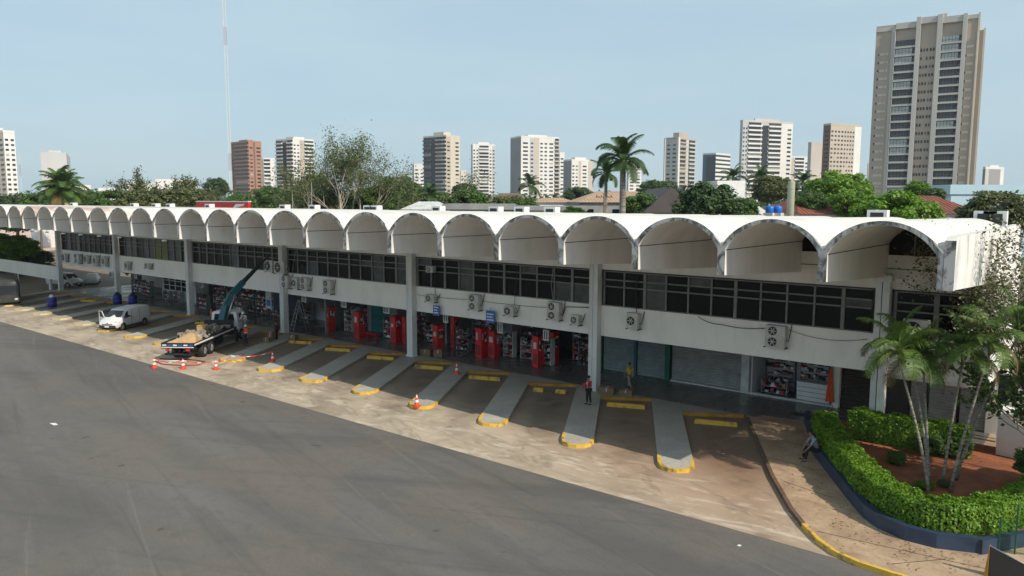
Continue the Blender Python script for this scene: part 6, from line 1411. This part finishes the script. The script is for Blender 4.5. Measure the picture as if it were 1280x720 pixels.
tower(347, 368, 394, 175, 640, 20, [(.4, 'balc', 'white'), (.35, 'glass'), (.5, 'balc', 'white')], [(.4, 'win2', 'white'), (.25, 'plain', 'beige'), (.6, 'balc', 'white')], 'Tall white tower half hidden by the pale branching tree', 'beige', 'white', 3, R(40))
tower(516, 518, 531, 206, 900, 13, [(1, 'plain')], [(1, 'win2', 'white')], 'Narrow white tower left of the dark and cream tower', 'lgrey', 'white', 1, R(70))
tower(530, 558, 575, 171, 600, 20, [(.25, 'balc', 'stone'), (.5, 'balc', 'taupe'), (.35, 'glass'), (.6, 'balc', 'dgrey')], [(.4, 'win', 'beige'), (.3, 'plain', 'cream'), (.5, 'win', 'cream')], 'Dark fronted tower with cream right side and salmon top', 'dgrey', 'cream', 4, R(40))
tower(574, 576, 583, 214, 950, 11, [(1, 'plain')], [(1, 'win2', 'cream')], 'Tiny cream block right of the dark fronted tower', 'lgrey', 'cream', 1, R(60))
tower(589, 591, 619, 182, 720, 20, [(1, 'plain')], [(.5, 'win2', 'white'), (.8, 'balc', 'white'), (.25, 'win', 'white'), (.25, 'win', 'lgrey')], 'Slim white tower with central balcony stack and open sky on both sides', 'lgrey', 'white', 3, R(74))
tower(638, 651, 698, 172, 600, 20, [(1, 'plain', 'grey')], [(.5, 'win', 'white'), (.25, 'win', 'lgrey'), (.3, 'plain', 'pink'), (.5, 'win2', 'white'), (.4, 'win', 'white'), (.25, 'balc', 'beige')], 'Wide white tower with plain left flank greyed for shade', 'grey', 'white', 2.5, R(66))
tower(698, 699, 705, 192, 800, 16, [(1, 'plain')], [(1, 'win', 'white')], 'Thin pale tower edge just right of the wide white tower', 'lgrey', 'white', 0, R(60))
tower(704, 714, 741, 201, 640, 15, [(1, 'plain', 'grey')], [(.5, 'win2', 'white'), (.2, 'plain', 'pink'), (.5, 'win', 'white'), (.4, 'plain', 'pink')], 'Lower white block with grey left flank and pinkish right end', 'grey', 'white', 3, R(62))
tower(783, 785, 801, 206, 760, 15, [(1, 'plain')], [(1, 'win2', 'white')], 'White block glimpsed behind the royal palm fronds', 'lgrey', 'white', 0, R(68))
tower(829, 845, 867, 174, 560, 19, [(1, 'win2', 'stone'), (.1, 'rib', 'white')], [(.12, 'rib', 'white'), (.5, 'balc', 'taupe'), (.2, 'plain', 'stone'), (.5, 'balc', 'stone')], 'Grey tower with dark stacked balconies and a small tower head', 'stone', 'taupe', 5, R(44))
tower(877, 893, 911, 193, 640, 15, [(1, 'glass'), (.4, 'plain', 'bluegl')], [(1, 'band', 'white')], 'Low office block, blue glass on the left and white bands on the right', 'bluegl', 'white', 0, R(42), cat='office block')
tower(922, 925, 987, 153, 520, 22, [(1, 'plain')], [(.4, 'win2', 'lgrey'), (1, 'balc', 'white'), (.5, 'glass'), (1, 'balc', 'white'), (.35, 'plain', 'white'), (.5, 'win', 'white')], 'Tall white and grey striped tower with twin balcony stacks', 'lgrey', 'stone', 2.5, R(70))
tower(985, 986, 1008, 197, 760, 15, [(1, 'plain')], [(.4, 'plain', 'beige'), (1, 'balc', 'white'), (.4, 'win', 'white')], 'Small pale block right of the tall striped tower', 'lgrey', 'white', 1, R(70))
tower(1007, 1011, 1026, 180, 600, 17, [(1, 'plain')], [(1, 'plain', 'pink')], 'Plain pinkish windowless slab left of the beige tower', 'lgrey', 'pink', 1, R(70))
tower(1025, 1034, 1072, 157, 520, 22, [(1, 'win', 'brown')], [(1.1, 'win3', 'beige'), (.9, 'win3', 'beige'), (.55, 'plain', 'white')], 'Beige tower with rows of tiny windows and white right edge', 'taupe', 'beige', 1.5, R(64))
tower(1082, 1083, 1089, 206, 620, 14, [(1, 'plain')], [(1, 'win', 'pink')], 'Thin pinkish edge of a block left of the tallest tower', 'lgrey', 'pink', 0, R(60))
tower(1226, 1229, 1252, 211, 420, 8, [(1, 'plain', 'grey')], [(.3, 'plain', 'stone'), (1, 'plain', 'grey'), (.3, 'plain', 'white')], 'Low grey and white block right of the tallest tower', 'grey', 'white', 2, R(66))

# tallest tower, close enough to build its balconies one by one
D = 262; FH = 2.86; NF = 25
tt = thing('tall_apartment_tower', 'Tallest tower, taupe with pale grey ribs and two stacks of glazed balconies', 'apartment tower', (0, 0, 0), 0, 'towers on the skyline')
xl, xm, xr = 1083.5, 1209, 1218
thl = R(33)
def xx_(px): return (px-640)/CAM_F
# corner B between the wide front and the sunlit right flank
B0 = at(xm, 250, D); F2 = Vector((FWD.x, FWD.y)).normalized(); R2 = Vector((F2.y, -F2.x))
DL = R2*(-math.cos(thl))+F2*math.sin(thl); DR = R2*math.sin(thl)+F2*math.cos(thl)
wl_ = (xx_(xm)*D-xx_(xl)*D)/(math.cos(thl)+xx_(xl)*math.sin(thl)); wr2 = (xx_(xr)*D-xx_(xm)*D)/max(.05, (math.sin(thl)-xx_(xr)*math.cos(thl)))
wr2 = 9
tt.location = (B0.x, B0.y, 0)
HT = at(1232, 24, D).z
def fp(u, o, z): v = DL*u - DR*o; return (v.x, v.y, z)
def fbox(mb, u0, u1, o0, o1, z0, z1, m=0):
    vs = [fp(u, o, z) for z in (z0, z1) for o in (o0, o1) for u in (u0, u1)]
    return mb.add(vs, [(1, 3, 2, 0), (6, 7, 5, 4), (4, 5, 1, 0), (3, 7, 6, 2), (2, 6, 4, 0), (5, 7, 3, 1)], m)
LW = wl_
U = lambda px: LW*(xm-px)/(xm-xl)      # px on the base line to distance along the front from the right corner
mb = MB(); fbox(mb, 0, LW, -14, 0, 0, HT-.35, 0); mb.build('wall', M['t_taupe'], tt)
ribs = [(1140.5, 1133.5, 1.2, 4), (1160, 1153.5, 1.4, 5.5), (1191.5, 1188, 1.2, 1.5), (1105, 1099, .5, 0)]
mb = MB()
fbox(mb, U(1140), U(1134.5), 0, 1.5, 0, HT+1.1); fbox(mb, U(1166), U(1160), 0, 1.5, 0, HT+1.2); fbox(mb, U(1195), U(1190), 0, 1.3, 0, HT+.6); fbox(mb, U(1109), U(1104), 0, .6, 0, HT-1)
mb.build('rib', M['t_stone'], tt)
mb = MB(); fbox(mb, U(1134.5), U(1109), -.2, 1.0, HT-2.2, HT-.2); fbox(mb, U(1190), U(1166), -.2, 1.0, HT-1.8, HT+.3); fbox(mb, U(1160), U(1140), -.4, .9, HT-1.2, HT+.9); fbox(mb, 0, U(1195), -.2, .3, HT-1.2, HT+.1); fbox(mb, U(1104), LW, -.2, .3, HT-2.4, HT-1.2)
fbox(mb, U(1170), U(1164), -5, -3, HT-.3, HT+2.2)
mb.build('roof_head', M['t_stone'], tt)
mb = MB()
for a_, b_ in ((1209, 1207), (1214, 1212)): pass
fbox(mb, -.15, .45, -.3, .35, 0, HT+.6); fbox(mb, U(1208.8), U(1207.2), 0, .9, 0, HT-6); mb.build('corner_rib', M['t_cream'], tt)
# right flank: sunlight put into a paler beige than the taupe front
def rp_(b, o, z): v = DR*b - DL*o; return (v.x, v.y, z)
def rbox(mb, b0, b1, o0, o1, z0, z1):
    vs = [rp_(b, o, z) for z in (z0, z1) for o in (o0, o1) for b in (b0, b1)]; return mb.add(vs, [(0, 2, 3, 1), (4, 5, 7, 6), (0, 1, 5, 4), (2, 6, 7, 3), (0, 4, 6, 2), (1, 3, 7, 5)])
mb = MB(); rbox(mb, 1.2, 6, 0, 1.6, 0, HT-5); mb.build('flank_wall', M['t_beige'], tt); mb = MB(); rbox(mb, .8, 1.3, 1.3, 1.9, 0, HT-4.5); mb.build('flank_rib', M['t_cream'], tt)
bal = MB(); fbox(bal, 0, U(1140.5+0)-U(1140.5), 0, 0, 0, 0)
def bay(pl_, pr_, tag_):
    u1, u0 = U(pl_), U(pr_)
    rail = MB(); fbox(rail, u0, u1, 0, 1.25, 0, .62); fbox(rail, u0, u1, 1.15, 1.28, .62, .70)
    rm = rail.mesh('balcony', M['t_stone'])
    gl = MB(); fbox(gl, u0+.9, u1-.3, .9, .98, .68, FH-.22)
    gm = gl.mesh('balcony_glazing', M['t_glass']); gm2 = gl.mesh('balcony_glazing', mat('pale_curtained_glass', (.42, .47, .47), .3, .3, .6)); 
    ml = MB()
    for k in range(1, 5): uu = u0+.9+(u1-u0-1.2)*k/5; fbox(ml, uu-.06, uu+.06, .98, 1.03, .66, FH-.2)
    fbox(ml, u0+.9, u1-.3, .98, 1.03, 1.40, 1.48); mm_ = ml.mesh('glazing_bar', M['t_dgrey'])
    sw_ = MB(); fbox(sw_, u0+.25, u0+.6, 0, 1.27, .95, 1.6) if False else fbox(sw_, u0+.2, u0+.6, 1.26, 1.32, 1.1, 1.6)
    sm_ = sw_.mesh('balcony_vent', M['t_dgrey'])
    back = MB(); fbox(back, u0, u1, .02, .06, 0, FH); bmsh = back.mesh('recess', M['t_dgrey'])  # flat dark sheet, its colour stands for the shaded recess
    rr_ = random.Random(tag_)
    for f in range(2, NF-1):
        z = f*FH
        if z+FH > HT-1.2: break
        b = link('balcony', rm, tt, (0, 0, z)); g = link('balcony_glazing', gm2 if rr_.random() < .27 else gm, b); link('glazing_bar', mm_, b); link('balcony_vent', sm_, b); link('recess', bmsh, b)
bay(1109, 1134.5, 1); bay(1166, 1190, 2)
side = MB()
fbox(side, U(1109.1), U(1108.2), .1, 1.2, 0, HT-3)
side.build('side_fin', M['t_stone'], tt)
sw = MB(); pa_ = MB()
for f in range(2, NF-2):
    z = f*FH
    for k in range(5):
        uu = U(1158-k*3.5-.9*(k > 1)); fbox(sw, uu, uu+.55, .0, .08, z+1.2, z+2.2)
    for px in (1200, 1093): uu = U(px); fbox(pa_, uu-1.1, uu+.9, .0, .09, z+1.1, z+1.95); fbox(sw, uu+.9, uu+1.4, 0, .085, z+1.1, z+1.9)
    uu = U(1098); fbox(pa_, uu-.6, uu+.4, .0, .09, z+1.1, z+1.95)
sw.build('small_window', M['t_glass'], tt)['kind'] = 'stuff'; pa_.build('window_shutter', M['t_cream'], tt)['kind'] = 'stuff'

# ------------------------------------------------------------------ air
hm = bpy.data.materials.new('haze'); hm.use_nodes = True; hn = hm.node_tree; hn.nodes.remove(hn.nodes['Principled BSDF'])
pv = hn.nodes.new('ShaderNodeVolumePrincipled'); pv.inputs['Color'].default_value = (.86, .93, 1.0, 1); pv.inputs['Density'].default_value = .00013; pv.inputs['Anisotropy'].default_value = .2
hn.links.new(pv.outputs[0], hn.nodes['Material Output'].inputs['Volume'])
hz_ = MB().box(-2300, 1000, -1000, 2300, -1.2, 165).build('haze', hm); hz_['kind'] = 'stuff'
